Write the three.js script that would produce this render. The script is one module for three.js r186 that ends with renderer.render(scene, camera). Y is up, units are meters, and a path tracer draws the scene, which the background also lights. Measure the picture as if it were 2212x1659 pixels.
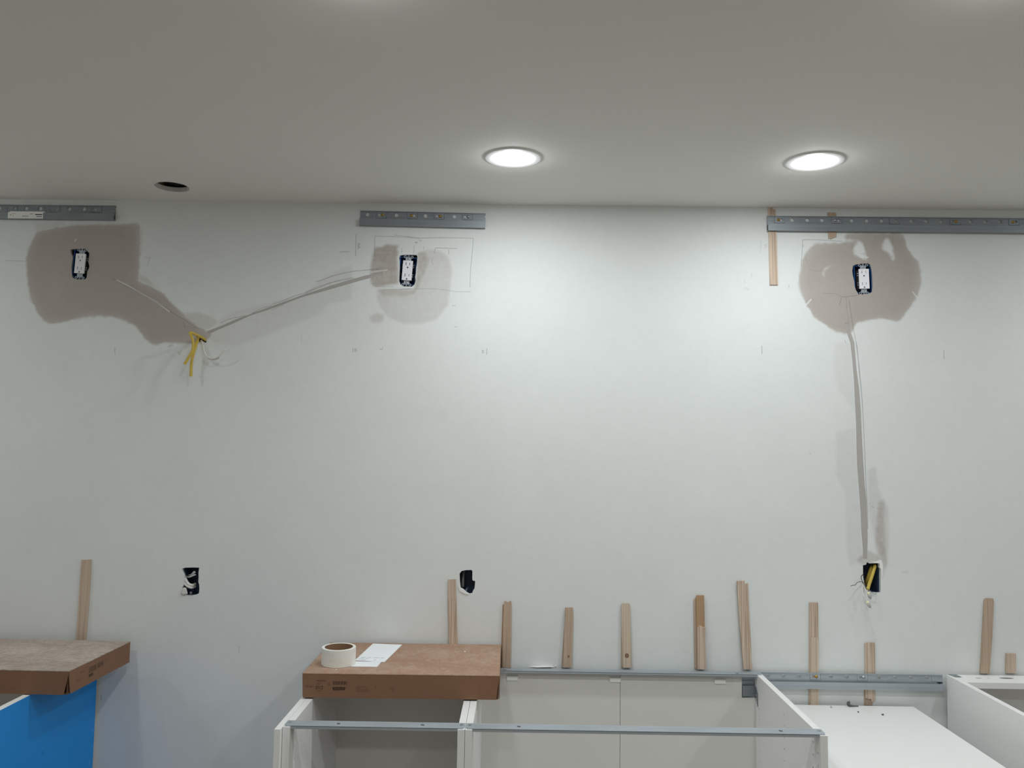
import * as THREE from 'three';
import { mergeGeometries } from 'three/addons/utils/BufferGeometryUtils.js';
import { RoundedBoxGeometry } from 'three/addons/geometries/RoundedBoxGeometry.js';
import { RectAreaLightUniformsLib } from 'three/addons/lights/RectAreaLightUniformsLib.js';

// ---------------------------------------------------------------- camera, exposure
const scene = new THREE.Scene();
scene.background = new THREE.Color(0x05060a);
const camera = new THREE.PerspectiveCamera(49.484, 2212 / 1659, 0.05, 30);
camera.position.set(0, 1.59, 2.775);
camera.up.set(-0.01300, 0.99718, 0.07396);
camera.lookAt(-0.0175, 1.7377, 0.7805);
const renderer = new THREE.WebGLRenderer({ antialias: true });
renderer.toneMapping = THREE.LinearToneMapping;
renderer.toneMappingExposure = 1.0;
renderer.shadowMap.enabled = true;
RectAreaLightUniformsLib.init();

const CEIL = 2.405;                       // ceiling height
const TOP = 0.873;                        // top of the base cabinets
const LAMP = { radiance: 126, color: new THREE.Color(0.955, 1.0, 1.025), side: 0.1 };
// flush LED downlights: two in view, others just outside the frame, the rest unseen lamps added as fill
const LAMPS = [
  [-0.026, 0.467, 'round flush downlight glowing white nearest the ceiling centre'],
  [0.828, 0.463, 'round flush downlight glowing white above the long right wall rail'],
  [-0.296, 1.415, 'round flush downlight at the top edge of the picture, left one'],
  [0.822, 1.435, 'round flush downlight at the top right edge of the picture'],
  [-2.55, 0.5, 'round flush downlight outside the picture to the left'],
  [2.2, 0.465, 'round flush downlight outside the picture to the right'],
  [-1.41, 1.43, 'added fill downlight of the second row outside the picture to the left'],  // second-row extras: unseen, added to brighten the wall and ceiling
  [1.94, 1.43, 'added fill downlight of the second row outside the picture to the right'],
  [-0.3, 2.38, 'added fill downlight of the third row behind the camera, left one'],  // third row: unseen, added as fill from behind the camera
  [0.82, 2.38, 'added fill downlight of the third row behind the camera, middle one'],
  [1.94, 2.38, 'added fill downlight of the third row behind the camera, right one'],
];

// ---------------------------------------------------------------- helpers
const used = {};
const numbered = (n) => { const k = used[n] = (used[n] ?? -1) + 1; return k ? n + '_' + String(k).padStart(3, '0') : n; };
const mesh = (name, geo, mat, parent) => {
  const m = new THREE.Mesh(geo, mat); m.name = parent && parent !== scene ? name : numbered(name);
  m.castShadow = m.receiveShadow = true; (parent || scene).add(m); return m;
};
const tag = (o, label, category, group) => { o.userData.label = label; o.userData.category = category; if (group) o.userData.group = group; return o; };
const thing = (name, label, category, pos = [0, 0, 0], group) => {
  const g = new THREE.Group(); g.name = numbered(name); g.position.set(...pos); scene.add(g); return tag(g, label, category, group);
};
const structure = (name, geo, mat) => { const m = mesh(name, geo, mat, scene); m.userData.kind = 'structure'; return m; };
const box = (x0, x1, y0, y1, z0, z1) => new THREE.BoxGeometry(x1 - x0, y1 - y0, z1 - z0).translate((x0 + x1) / 2, (y0 + y1) / 2, (z0 + z1) / 2);
const rbox = (x0, x1, y0, y1, z0, z1, r = 0.001) => new RoundedBoxGeometry(x1 - x0, y1 - y0, z1 - z0, 2, r).translate((x0 + x1) / 2, (y0 + y1) / 2, (z0 + z1) / 2);
const merge = (list) => mergeGeometries(list.map((g) => { const h = g.index ? g.toNonIndexed() : g; for (const k of Object.keys(h.attributes)) if (!['position', 'normal', 'uv'].includes(k)) h.deleteAttribute(k); return h; }), false);
const poly = (pts, Kind = THREE.Shape) => { const s = new Kind(); pts.forEach(([x, y], i) => (i ? s.lineTo(x, y) : s.moveTo(x, y))); s.closePath(); return s; };
const disc = (x, y, r, n = 14) => poly(Array.from({ length: n }, (_, i) => [x + r * Math.cos(i / n * 2 * Math.PI), y + r * Math.sin(i / n * 2 * Math.PI)]), THREE.Path);
const slab = (shape, z0, z1, curve = 10) => new THREE.ExtrudeGeometry(shape, { depth: z1 - z0, bevelEnabled: false, curveSegments: curve }).translate(0, 0, z0);
const tube = (pts, r, seg = 40, rad = 10) => new THREE.TubeGeometry(new THREE.CatmullRomCurve3(pts.map((p) => new THREE.Vector3(...p))), seg, r, rad, false);
const capped = (pts, r, seg = 40, rad = 10) => {
  const n = pts.length, end = (p, q) => { const d = new THREE.Vector3(...p).sub(new THREE.Vector3(...q)).normalize(); const g = new THREE.CircleGeometry(r, rad); g.applyQuaternion(new THREE.Quaternion().setFromUnitVectors(new THREE.Vector3(0, 0, 1), d)); return g.translate(...p); };
  return merge([tube(pts, r, seg, rad), end(pts[0], pts[1]), end(pts[n - 1], pts[n - 2])]);
};
const planar = (g, fx, fy) => { const p = g.attributes.position, u = g.attributes.uv; for (let i = 0; i < p.count; i++) u.setXY(i, fx(p.getX(i), p.getY(i), p.getZ(i)), fy(p.getX(i), p.getY(i), p.getZ(i))); return g; };
let seed = 7;
const rnd = () => { seed = (seed * 1664525 + 1013904223) >>> 0; return seed / 4294967296; };
const hash = (x, y) => { let h = Math.imul(x, 374761393) + Math.imul(y, 668265263) | 0; h = Math.imul(h ^ (h >>> 13), 1274126177); return ((h ^ (h >>> 16)) >>> 0) / 4294967296; };
const vnoise = (x, y) => {
  const i = Math.floor(x), j = Math.floor(y), u = x - i, v = y - j, s = u * u * (3 - 2 * u), t = v * v * (3 - 2 * v);
  const a = hash(i, j), b = hash(i + 1, j), c = hash(i, j + 1), d = hash(i + 1, j + 1);
  return a + (b - a) * s + (c - a) * t + (a - b - c + d) * s * t;
};
const fbm = (x, y) => 0.5 * vnoise(x, y) + 0.3 * vnoise(x * 2.1 + 9, y * 2.1 + 3) + 0.2 * vnoise(x * 4.3 + 5, y * 4.3 + 7);
const clamp01 = (v) => Math.min(1, Math.max(0, v));
const sstep = (a, b, v) => { const t = clamp01((v - a) / (b - a)); return t * t * (3 - 2 * t); };
function dataTex(w, h, fn, color = true, rep) {           // fn(i, j) -> [r, g, b] in 0..255, row 0 at v = 0
  const d = new Uint8Array(w * h * 4);
  for (let j = 0; j < h; j++) for (let i = 0; i < w; i++) { const c = fn(i, j), k = (j * w + i) * 4; d[k] = c[0]; d[k + 1] = c[1]; d[k + 2] = c[2]; d[k + 3] = 255; }
  const t = new THREE.DataTexture(d, w, h); t.magFilter = THREE.LinearFilter; t.minFilter = THREE.LinearMipmapLinearFilter; t.generateMipmaps = true;
  if (color) t.colorSpace = THREE.SRGBColorSpace;
  if (rep) { t.wrapS = t.wrapT = THREE.RepeatWrapping; t.repeat.set(...rep); }
  t.needsUpdate = true; return t;
}
const std = (color, roughness = 0.6, metalness = 0, extra = {}) => new THREE.MeshStandardMaterial({ color, roughness, metalness, ...extra });

// ---------------------------------------------------------------- materials
const M = {
  ceiling: std(0xe4e3de, 0.85), plainWall: std(0xe6e6e2, 0.85), floor: std(0xaea294, 0.6),
  white: std(0xeeeeec, 0.42), whiteEdge: std(0xf4f4f0, 0.5), inner: std(0xdcdad6, 0.5),
  blueFilm: std(0x0a90e4, 0.5), steelScrew: std(0xb9bcc0, 0.3, 0.9), brass: std(0xb8944e, 0.4, 0.7),
  boxBlue: std(0x134a86, 0.4), boxBlueDim: std(0x3f5068, 0.5), device: std(0xf1f0f4, 0.3), slot: std(0x3c3a38, 0.8),
  yellow: std(0xccb14a, 0.5), cableWhite: std(0xe9e7e2, 0.45), copper: std(0x8a4b28, 0.4, 0.7),
  wireBlack: std(0x2a2624, 0.5), nutCream: std(0xefe9b8, 0.5), nutGrey: std(0xb4b4ae, 0.5),
  cardEdge: std(0x6b4a34, 0.9), paper: std(0xf3f5f6, 0.8), plaster: std(0xf2f1ee, 0.95), gypsum: std(0xd6d3cd, 0.95),
  cavity: std(0x8f877c, 0.95), stud: std(0x8d7a5f, 0.9), duct: std(0x5d5e62, 0.5, 0.3), greyPlastic: std(0x55575a, 0.5), knot: std(0x644c3a, 0.8), knotHeart: std(0x947358, 0.8), chipboard: std(0xa08a6c, 0.95),
  compoundChannel: std(0xb4b0ab, 0.9), compoundWarm: std(0xa79f97, 0.9),
};
const galvanised = (dark) => std(0xffffff, 0.45, 0.45, { map: dataTex(256, 256, (i, j) => { const n = fbm(i * 0.012, j * 0.11) * 0.75 + 0.25 * vnoise(i * 0.06, j * 0.3), k = dark + 34 * (n - 0.5); return [k * 0.955, k * 1.0, k * 1.035]; }, true, [4, 4]) });
M.zinc = galvanised(150); M.zincLight = galvanised(184);
const woodTex = (base, contrast, freq, wave, s) => dataTex(256, 512, (i, j) => {
  const x = i / 256, y = j / 512, n = fbm(x * 2 + s, y * 1.1 + s) - 0.5;
  const ring = 0.5 + 0.5 * Math.sin((x * freq + wave * n * 2.4 + 0.08 * Math.sin(y * 4 + s) + 1.7 * vnoise(x * 9 + s, y * 0.7 + s) + 0.6 * vnoise(x * 30, y * 1.5 + s)) * 6.283);
  const fine = vnoise(x * 110 + s, y * 9), k = 1 - contrast * Math.pow(ring, 2.2) * (0.45 + 0.75 * vnoise(x * 12 + 3, y * 0.8)) - 0.06 * fine + 0.05 * n;
  return base.map((c, m) => Math.min(255, c * (1 - (1 - k) * [0.85, 1.0, 1.12][m])));
}, true, [12, 1.6]);
const woods = [[[208, 188, 168], 0.10, 7.0, 0.6, 1], [[216, 196, 176], 0.24, 9.0, 0.5, 5], [[198, 176, 154], 0.11, 5.0, 1.2, 9], [[218, 201, 180], 0.12, 9.0, 0.5, 13]].map((a) => std(0xffffff, 0.75, 0, { map: woodTex(...a) }));
const mdf = std(0xffffff, 0.8, 0, { map: woodTex([184, 152, 118], 0.05, 1.2, 0.5, 21) });

// ---------------------------------------------------------------- wall: paint, joint compound, pencilled marks, groove shade
const TY0 = 0.7, TH = CEIL - TY0, TWID = 1.75, TEX = 0.00125;
const patchSolid = {      // flat coats of joint compound, outlines read off the wall (metres)
  left: [[-1.6479, 2.2902], [-1.5895, 2.3059], [-1.5243, 2.3166], [-1.4421, 2.3186], [-1.347, 2.323], [-1.2994, 2.3242], [-1.2957, 2.2578], [-1.2933, 2.1586], [-1.2984, 2.1272], [-1.2518, 2.1096], [-1.2049, 2.0839], [-1.1605, 2.0385], [-1.1368, 2.0158], [-1.0863, 1.9772], [-1.0564, 1.9606], [-1.0368, 1.9582], [-1.0394, 1.9419], [-1.071, 1.9219], [-1.1261, 1.918], [-1.1847, 1.9221], [-1.233, 1.9117], [-1.2632, 1.9326], [-1.2705, 1.9488], [-1.2979, 1.9778], [-1.3644, 2.0058], [-1.4297, 2.0089], [-1.4752, 2.0044], [-1.5266, 1.9897], [-1.5847, 1.9792], [-1.6116, 1.9936], [-1.6329, 2.0228], [-1.6551, 2.0685], [-1.6679, 2.1211], [-1.6775, 2.187], [-1.6741, 2.2202], [-1.6624, 2.2568]],
  right: [[0.987, 2.2804], [1.0432, 2.2833], [1.1123, 2.2898], [1.1513, 2.2999], [1.0866, 2.3], [1.0955, 2.3191], [1.2875, 2.3213], [1.2974, 2.2796], [1.3181, 2.2404], [1.335, 2.2275], [1.3407, 2.1926], [1.3428, 2.1533], [1.3303, 2.1096], [1.3059, 2.0745], [1.286, 2.0439], [1.2663, 2.0241], [1.245, 2.026], [1.2109, 2.0343], [1.168, 2.0272], [1.1249, 2.0159], [1.1117, 1.9897], [1.0943, 1.9757], [1.056, 1.9869], [1.0135, 2.0145], [0.9838, 2.0358], [0.9607, 2.0746], [0.9419, 2.1179], [0.9346, 2.1484], [0.943, 2.2053], [0.952, 2.2361], [0.9739, 2.2671]],
};
const patchBare = [       // spots inside the coats where the paint shows through
  [[1.1137, 2.2468], [1.1163, 2.2687], [1.1295, 2.2887], [1.1426, 2.2945], [1.1532, 2.2845], [1.1614, 2.2649], [1.1654, 2.243], [1.1697, 2.222], [1.1415, 2.2339], [1.118, 2.2424]],
  [[1.2113, 2.2786], [1.2203, 2.3029], [1.2377, 2.3084], [1.246, 2.2922], [1.255, 2.2704], [1.2629, 2.2354], [1.2488, 2.2177], [1.2366, 2.2526], [1.2152, 2.2611]],
  [[1.0094, 2.1807], [1.0248, 2.2063], [1.0378, 2.2117], [1.0766, 2.2157], [1.0787, 2.2087], [1.042, 2.2056], [1.0299, 2.1976], [1.018, 2.1778], [1.0278, 2.1713], [1.0256, 2.1381], [1.0196, 2.1385], [1.0208, 2.1669], [1.0115, 2.1746]],
  [[-0.4532, 2.1504], [-0.4241, 2.1589], [-0.4218, 2.1287], [-0.4333, 2.1365]],
];
const patchThin = [       // sanded, half see-through coats: [outline, cover]
  [[[-0.5035, 2.2074], [-0.4949, 2.2521], [-0.4688, 2.2541], [-0.456, 2.2642], [-0.4102, 2.2597], [-0.4214, 2.2513], [-0.4145, 2.2349], [-0.4191, 2.2216], [-0.413, 2.1295], [-0.4849, 2.1181], [-0.498, 2.1219], [-0.5065, 2.1349], [-0.5069, 2.1876]], 0.85],
  [[[-0.3493, 2.2357], [-0.3121, 2.2477], [-0.2729, 2.2432], [-0.2465, 2.2237], [-0.2327, 2.1843], [-0.2353, 2.1513], [-0.2378, 2.1086], [-0.2433, 2.0594], [-0.2812, 2.0099], [-0.3327, 1.9956], [-0.3975, 1.9948], [-0.4433, 2.0145], [-0.4701, 2.0468], [-0.484, 2.0827], [-0.4847, 2.1122], [-0.358, 2.1105], [-0.3495, 2.1697]], 0.3],
  [[[-0.3493, 2.2357], [-0.325, 2.2409], [-0.3113, 2.2097], [-0.3235, 2.17], [-0.3391, 2.1402], [-0.342, 2.1238], [-0.3577, 2.0973], [-0.3996, 2.087], [-0.4647, 2.0895], [-0.4782, 2.109], [-0.358, 2.1105], [-0.3495, 2.1697]], 0.36],
  [[[-0.5018, 2.0203], [-0.4826, 2.0287], [-0.4598, 2.0241], [-0.4577, 2.0077], [-0.472, 1.9945], [-0.498, 1.9975], [-0.508, 2.0088]], 0.4],
  [[[-1.0146, 1.9959], [-0.9799, 2.0225], [-0.9123, 2.043], [-0.8317, 2.0636], [-0.7348, 2.0845], [-0.6716, 2.1444], [-0.6074, 2.1781], [-0.5713, 2.1917], [-0.568, 2.0734], [-0.6526, 2.056], [-0.668, 2.0263], [-0.7961, 1.9725], [-0.9561, 1.9118], [-1.0345, 1.9238], [-1.0485, 1.9497]], 0.16],
  [[[-1.1296, 2.0206], [-1.0776, 2.0229], [-1.0313, 2.0055], [-1.0178, 1.9926], [-1.0491, 1.9628], [-1.0689, 1.9707], [-1.0884, 1.9704], [-1.1218, 1.9913]], 0.3],
  [[[-1.292, 2.1501], [-1.2654, 2.1405], [-1.2246, 2.1048], [-1.2909, 2.1271]], 0.3],
  [[[-1.6594, 2.3201], [-1.5644, 2.3278], [-1.5441, 2.3181], [-1.5895, 2.3059], [-1.6446, 2.2903]], 0.2],
  [[[1.0492, 1.9484], [1.1039, 1.949], [1.1206, 1.7142], [1.0662, 1.7859], [1.0477, 1.8472]], 0.1],
  [[[1.053, 1.6466], [1.1142, 1.6641], [1.1225, 1.504], [1.1307, 1.3398], [1.1343, 1.2312], [1.0902, 1.2116], [1.0804, 1.2847], [1.0803, 1.4485], [1.0509, 1.503]], 0.16],
  [[[1.156, 1.5265], [1.181, 1.5378], [1.188, 1.472], [1.201, 1.4283], [1.2198, 1.4066], [1.2201, 1.2867], [1.2104, 1.2106], [1.1962, 1.178], [1.1889, 1.2266], [1.1759, 1.2643], [1.1714, 1.3132], [1.1536, 1.3948]], 0.28],
  [[[1.1871, 1.4226], [1.2093, 1.4311], [1.2036, 1.3682], [1.2065, 1.2865], [1.2133, 1.2161], [1.2049, 1.2079], [1.1868, 1.2591], [1.1765, 1.2969]], 0.4],
  [[[1.1124, 1.2309], [1.1513, 1.264], [1.1892, 1.2428], [1.1834, 1.2265], [1.1505, 1.2217], [1.1313, 1.2149]], 0.45],
];
const pencilAndGrooveShade = [          // pencilled marks, and channel groove shade painted as dark lines: [points, width in metres, darkness]
  [[[-0.5598, 2.2977], [-0.5593, 2.2233]], 0.0016, 0.5], [[[-0.5524, 2.2664], [-0.5525, 2.2481]], 0.0018, 0.45],
  [[[-0.5524, 2.2664], [-0.5448, 2.2631], [-0.5511, 2.2571], [-0.5445, 2.2532], [-0.5525, 2.2481]], 0.0018, 0.4], [[[-0.6119, 2.2359], [-0.5989, 2.2377], [-0.5819, 2.2369]], 0.004, 0.25],
  [[[-0.4949, 2.2273], [-0.4959, 2.2919], [-0.4044, 2.2896], [-0.339, 2.2867], [-0.2738, 2.2895], [-0.162, 2.2881], [-0.1658, 2.2246], [-0.1693, 2.185], [-0.1705, 2.1209]], 0.0015, 0.42],
  [[[-0.429, 2.2959], [-0.3848, 2.2915], [-0.3455, 2.286]], 0.0015, 0.45], [[[-0.4651, 2.1085], [-0.4034, 2.1106], [-0.3093, 2.1143], [-0.2638, 2.1116], [-0.2182, 2.1049], [-0.1679, 2.1055]], 0.0016, 0.3],
  [[[-0.4034, 2.1099], [-0.3678, 2.113]], 0.003, 0.35], [[[-0.4915, 2.1203], [-0.4621, 2.1184], [-0.4264, 2.1201]], 0.0018, 0.3],
  [[[-0.4025, 2.2516], [-0.4031, 2.235]], 0.0015, 0.4], [[[-0.3622, 2.2587], [-0.3623, 2.2322]], 0.0015, 0.4], [[[-0.3286, 2.2574], [-0.3291, 2.2491]], 0.0015, 0.4],
  [[[-0.294, 2.2363], [-0.2894, 2.2536], [-0.2177, 2.2527]], 0.0016, 0.42], [[[-0.2443, 2.2485], [-0.2441, 2.2336]], 0.0018, 0.4], [[[-0.2979, 2.2214], [-0.3021, 2.2065], [-0.2948, 2.1967]], 0.0016, 0.25],
  [[[-0.3583, 2.2713], [-0.3524, 2.272]], 0.004, 0.5], [[[-0.3454, 2.2804], [-0.3388, 2.2768]], 0.003, 0.3],
  [[[-0.5598, 1.9104], [-0.5594, 1.8951]], 0.0018, 0.5], [[[-0.5533, 1.9082], [-0.5474, 1.9063], [-0.5525, 1.903], [-0.5466, 1.8998], [-0.553, 1.8971], [-0.5533, 1.9082]], 0.0016, 0.4],
  [[[-0.4705, 1.9092], [-0.4649, 1.9051], [-0.4595, 1.9084], [-0.4603, 1.9139]], 0.0018, 0.45], [[[-0.1255, 1.9084], [-0.1203, 1.9059], [-0.1247, 1.9026], [-0.1202, 1.8994], [-0.1253, 1.8974], [-0.1255, 1.9084]], 0.0016, 0.35],
  [[[-0.1104, 1.9135], [-0.1104, 1.8944]], 0.0018, 0.5], [[[-0.2287, 2.057], [-0.2189, 2.0565]], 0.003, 0.25], [[[-0.2186, 1.9853], [-0.2134, 1.9847]], 0.003, 0.25],
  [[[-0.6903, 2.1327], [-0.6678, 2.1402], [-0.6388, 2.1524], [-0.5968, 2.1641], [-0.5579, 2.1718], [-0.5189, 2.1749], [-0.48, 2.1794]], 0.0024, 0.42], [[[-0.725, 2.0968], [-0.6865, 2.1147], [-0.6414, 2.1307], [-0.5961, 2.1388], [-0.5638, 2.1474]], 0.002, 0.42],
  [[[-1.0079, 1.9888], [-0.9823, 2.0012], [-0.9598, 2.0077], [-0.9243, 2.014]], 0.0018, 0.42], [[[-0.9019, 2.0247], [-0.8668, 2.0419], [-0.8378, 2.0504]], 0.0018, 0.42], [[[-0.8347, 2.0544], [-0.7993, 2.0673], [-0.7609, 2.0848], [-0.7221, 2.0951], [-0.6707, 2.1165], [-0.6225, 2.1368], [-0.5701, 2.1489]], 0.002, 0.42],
  [[[-0.8372, 2.0347], [-0.7988, 2.0525]], 0.0015, 0.3], [[[-0.7336, 1.9472], [-0.733, 1.9276]], 0.002, 0.15],
  [[[-1.7475, 2.1931], [-1.7277, 2.1924], [-1.6817, 2.1916]], 0.0018, 0.35], [[[-1.3627, 2.2936], [-1.3606, 2.2504]], 0.0018, 0.12], [[[-1.2761, 2.21], [-1.2563, 2.2086], [-1.2656, 2.182]], 0.004, 0.14],
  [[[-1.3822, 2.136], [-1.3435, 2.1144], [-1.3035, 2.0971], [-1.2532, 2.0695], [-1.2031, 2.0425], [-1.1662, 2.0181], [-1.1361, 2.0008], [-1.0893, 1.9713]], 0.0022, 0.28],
  [[[-1.1348, 1.9911], [-1.1238, 1.9618]], 0.0016, 0.2], [[[-1.131, 1.9781], [-1.0818, 1.9689]], 0.0016, 0.2],
  [[[-1.3616, 1.9006], [-1.3605, 1.8787]], 0.0018, 0.45], [[[-1.3497, 0.7614], [-1.3505, 0.7467]], 0.002, 0.55], [[[-0.9046, 0.9237], [-0.9053, 0.9029]], 0.002, 0.3],
  [[[0.8092, 1.934], [0.8094, 1.9073]], 0.002, 0.5], [[[1.4145, 1.9266], [1.4146, 1.8969]], 0.002, 0.4],
  [[[0.943, 2.2053], [0.948, 2.2624], [0.9501, 2.2967], [1.0002, 2.2964], [1.0821, 2.2921]], 0.0018, 0.42], [[[0.808, 2.2959], [0.8076, 2.2519]], 0.0016, 0.18],
  [[[0.8294, 2.2808], [0.8208, 2.2763], [0.8294, 2.272], [0.8207, 2.2675]], 0.0016, 0.22], [[[0.9499, 2.2778], [0.9533, 2.2756], [0.9498, 2.2712]], 0.0015, 0.3],
  [[[0.9563, 2.2361], [0.9751, 2.1926], [1.0117, 2.1886]], 0.0015, 0.16], [[[1.0149, 2.1136], [1.0579, 2.1132], [1.0792, 2.1022]], 0.0018, 0.2], [[[1.0702, 2.076], [1.077, 2.1021], [1.0964, 2.1041], [1.1351, 2.1098]], 0.0022, 0.3],
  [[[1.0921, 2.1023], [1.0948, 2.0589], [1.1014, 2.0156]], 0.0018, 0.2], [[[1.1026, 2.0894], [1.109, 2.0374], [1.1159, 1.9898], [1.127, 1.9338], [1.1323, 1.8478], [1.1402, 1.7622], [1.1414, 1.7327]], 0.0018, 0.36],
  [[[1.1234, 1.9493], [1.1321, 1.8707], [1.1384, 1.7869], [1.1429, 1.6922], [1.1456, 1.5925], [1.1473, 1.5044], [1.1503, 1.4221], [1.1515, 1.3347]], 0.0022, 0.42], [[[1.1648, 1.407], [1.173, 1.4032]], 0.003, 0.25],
  [[[1.1548, 2.2516], [1.1552, 2.2253]], 0.0014, 0.25], [[[1.1418, 2.2506], [1.1599, 2.2508]], 0.0014, 0.2], [[[1.255, 2.3099], [1.2499, 2.2703]], 0.0016, 0.15],
  [[[0.7781, 2.1793], [0.7763, 2.1661]], 0.004, 0.12], [[[0.7549, 2.1287], [0.7657, 2.1245]], 0.008, 0.08], [[[0.9013, 2.1392], [0.9013, 2.1331]], 0.004, 0.2], [[[0.753, 2.1593], [0.7546, 2.1462]], 0.003, 0.1],
  [[[1.0855, 1.957], [1.0896, 1.9462]], 0.003, 0.2], [[[1.262, 1.1952], [1.2784, 1.1943]], 0.006, 0.12], [[[0.9636, 1.579], [0.9669, 1.5746]], 0.003, 0.2],
  [[[-1.1788, 1.9073], [-1.1685, 1.912]], 0.008, 0.2], [[[-1.149, 1.8879], [-1.1436, 1.8853], [-1.142, 1.88]], 0.006, 0.16], [[[-1.1409, 1.8853], [-1.1361, 1.8946]], 0.005, 0.14],
];
const ridge = [           // thin pale ridges of dried compound
  [[[-1.3655, 2.1297], [-1.3271, 2.112], [-1.27, 2.0798], [-1.2232, 2.0541], [-1.1828, 2.0251]], 0.004], [[[-1.5165, 2.2619], [-1.512, 2.2702]], 0.004], [[[1.1276, 1.865], [1.1336, 1.7645], [1.1381, 1.6367], [1.1416, 1.5263], [1.1465, 1.4275]], 0.004],
  [[[1.1159, 1.9898], [1.1252, 1.9079], [1.1321, 1.8091]], 0.004], [[[-0.7248, 2.0896], [-0.6414, 2.128], [-0.5637, 2.1448]], 0.003], [[[1.1438, 2.2392], [1.1674, 2.2386]], 0.006], [[[0.9586, 2.0746], [0.9751, 2.0931]], 0.005],
  [[[1.3155, 2.1225], [1.3289, 2.1052]], 0.004], [[[-0.5057, 2.1678], [-0.4506, 2.1767]], 0.003], [[[-1.0556, 1.9627], [-1.0046, 1.9878], [-0.9597, 2.0057]], 0.003], [[[-0.8986, 2.0235], [-0.8634, 2.0396], [-0.7349, 2.0871]], 0.003], [[[1.1028, 1.9723], [1.1122, 1.9716]], 0.004],
];
function wallMaps(x0) {
  const w = Math.round(TWID / TEX), h = Math.round(TH / TEX);
  const layer = (draw) => {
    const c = document.createElement('canvas'); c.width = w; c.height = h; const g = c.getContext('2d');
    g.fillStyle = '#000'; g.fillRect(0, 0, w, h); g.strokeStyle = g.fillStyle = '#fff'; g.lineJoin = g.lineCap = 'round';
    draw(g); return g.getImageData(0, 0, w, h).data;
  };
  const X = (p) => (p[0] - x0) / TEX, Y = (p) => (CEIL - p[1]) / TEX;
  const path = (g, pts, close) => { g.beginPath(); pts.forEach((p, i) => (i ? g.lineTo(X(p), Y(p)) : g.moveTo(X(p), Y(p)))); if (close) g.closePath(); };
  const blur = (d, r, times = 2) => {              // box blur of the red channel: the rim of a coat feathers out
    const a = new Float32Array(w * h); for (let i = 0; i < w * h; i++) a[i] = d[i * 4] / 255;
    const b = new Float32Array(w * h), n = 2 * r + 1;
    for (let t = 0; t < times; t++) {
      for (let y = 0; y < h; y++) { let q = 0; for (let x = -r; x <= r; x++) q += a[y * w + Math.min(w - 1, Math.max(0, x))]; for (let x = 0; x < w; x++) { b[y * w + x] = q / n; q += a[y * w + Math.min(w - 1, x + r + 1)] - a[y * w + Math.max(0, x - r)]; } }
      for (let x = 0; x < w; x++) { let q = 0; for (let y = -r; y <= r; y++) q += b[Math.min(h - 1, Math.max(0, y)) * w + x]; for (let y = 0; y < h; y++) { a[y * w + x] = q / n; q += b[Math.min(h - 1, y + r + 1) * w + x] - b[Math.max(0, y - r) * w + x]; } }
    }
    return a;
  };
  const solid = blur(layer((g) => { for (const k of Object.keys(patchSolid)) { path(g, patchSolid[k], true); g.fill(); } g.fillStyle = '#000'; g.globalAlpha = 0.85; for (const p of patchBare) { path(g, p, true); g.fill(); } }), 5);
  const inner = blur(layer((g) => { for (const k of Object.keys(patchSolid)) { path(g, patchSolid[k], true); g.fill(); } }), 17);
  const thin = blur(layer((g) => { g.globalCompositeOperation = 'lighter'; for (const [p, a] of patchThin) { g.globalAlpha = a; path(g, p, true); g.fill(); } }), 3);
  const lines = layer((g) => { for (const [p, wd, a] of pencilAndGrooveShade) { const smear = wd > 0.0039; g.globalCompositeOperation = smear ? 'lighter' : 'source-over'; for (const f of smear ? [1.3, 1, 0.7, 0.45] : [0.8]) { const v = Math.round(a * 255 / (smear ? 5 : 1)); g.strokeStyle = `rgb(${v},${v},${v})`; g.lineWidth = Math.max(1.1, f * wd / TEX); path(g, p); g.stroke(); } } });
  const pale = layer((g) => { for (const [p, wd] of ridge) { g.lineWidth = wd / TEX; path(g, p); g.stroke(); } });
  const wall = [229, 232, 230], comp = [178, 170, 162], hgt = new Uint8Array(w * h);
  const map = dataTex(w, h, (i, j) => {
    const row = h - 1 - j, k = (row * w + i) * 4, xm = x0 + i * TEX, ym = CEIL - row * TEX;
    const rag = fbm(xm * 55, ym * 55), wide = fbm(xm * 7 + 3, ym * 7), streak = fbm(xm * 16, ym * 110), tex = fbm(xm * 130 + 4, ym * 60);
    let s = solid[k >> 2], t = thin[k >> 2]; const ln = lines[k] / 255, pl = pale[k] / 255;
    if (s > 0) s = sstep(0.08, 0.78, s + (rag - 0.5) * 0.5 + (wide - 0.5) * 0.35 * (1 - s)) * (0.94 + 0.16 * (wide - 0.5) + 0.06 * (tex - 0.5)) * (1 - 0.3 * clamp01(1.45 - 1.6 * inner[k >> 2] + 1.5 * (wide - 0.55) + 0.5 * (tex - 0.5)));
    if (t > 0) t = clamp01(t * (0.65 + 0.7 * wide + 0.35 * (streak - 0.5) + 0.45 * (tex - 0.5) + 0.35 * (rag - 0.5)));
    const c = clamp01(Math.max(s, t) * (1 - 0.75 * pl) + 0.1 * Math.min(s, t));
    const grain = (hash(i, row) - 0.5) * 2.2 + (wide - 0.5) * 5 + (rag - 0.5) * 3;
    hgt[row * w + i] = 120 + c * 60 + pl * 50 - ln * 40 + (rag - 0.5) * 26 + (hash(i >> 1, row >> 1) - 0.5) * 8;
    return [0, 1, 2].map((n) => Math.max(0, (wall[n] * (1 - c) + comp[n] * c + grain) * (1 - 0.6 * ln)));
  });
  const bump = dataTex(w, h, (i, j) => { const v = hgt[(h - 1 - j) * w + i]; return [v, v, v]; }, false);
  return std(0xffffff, 0.88, 0, { map, bumpMap: bump, bumpScale: 0.0012 });
}
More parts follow.
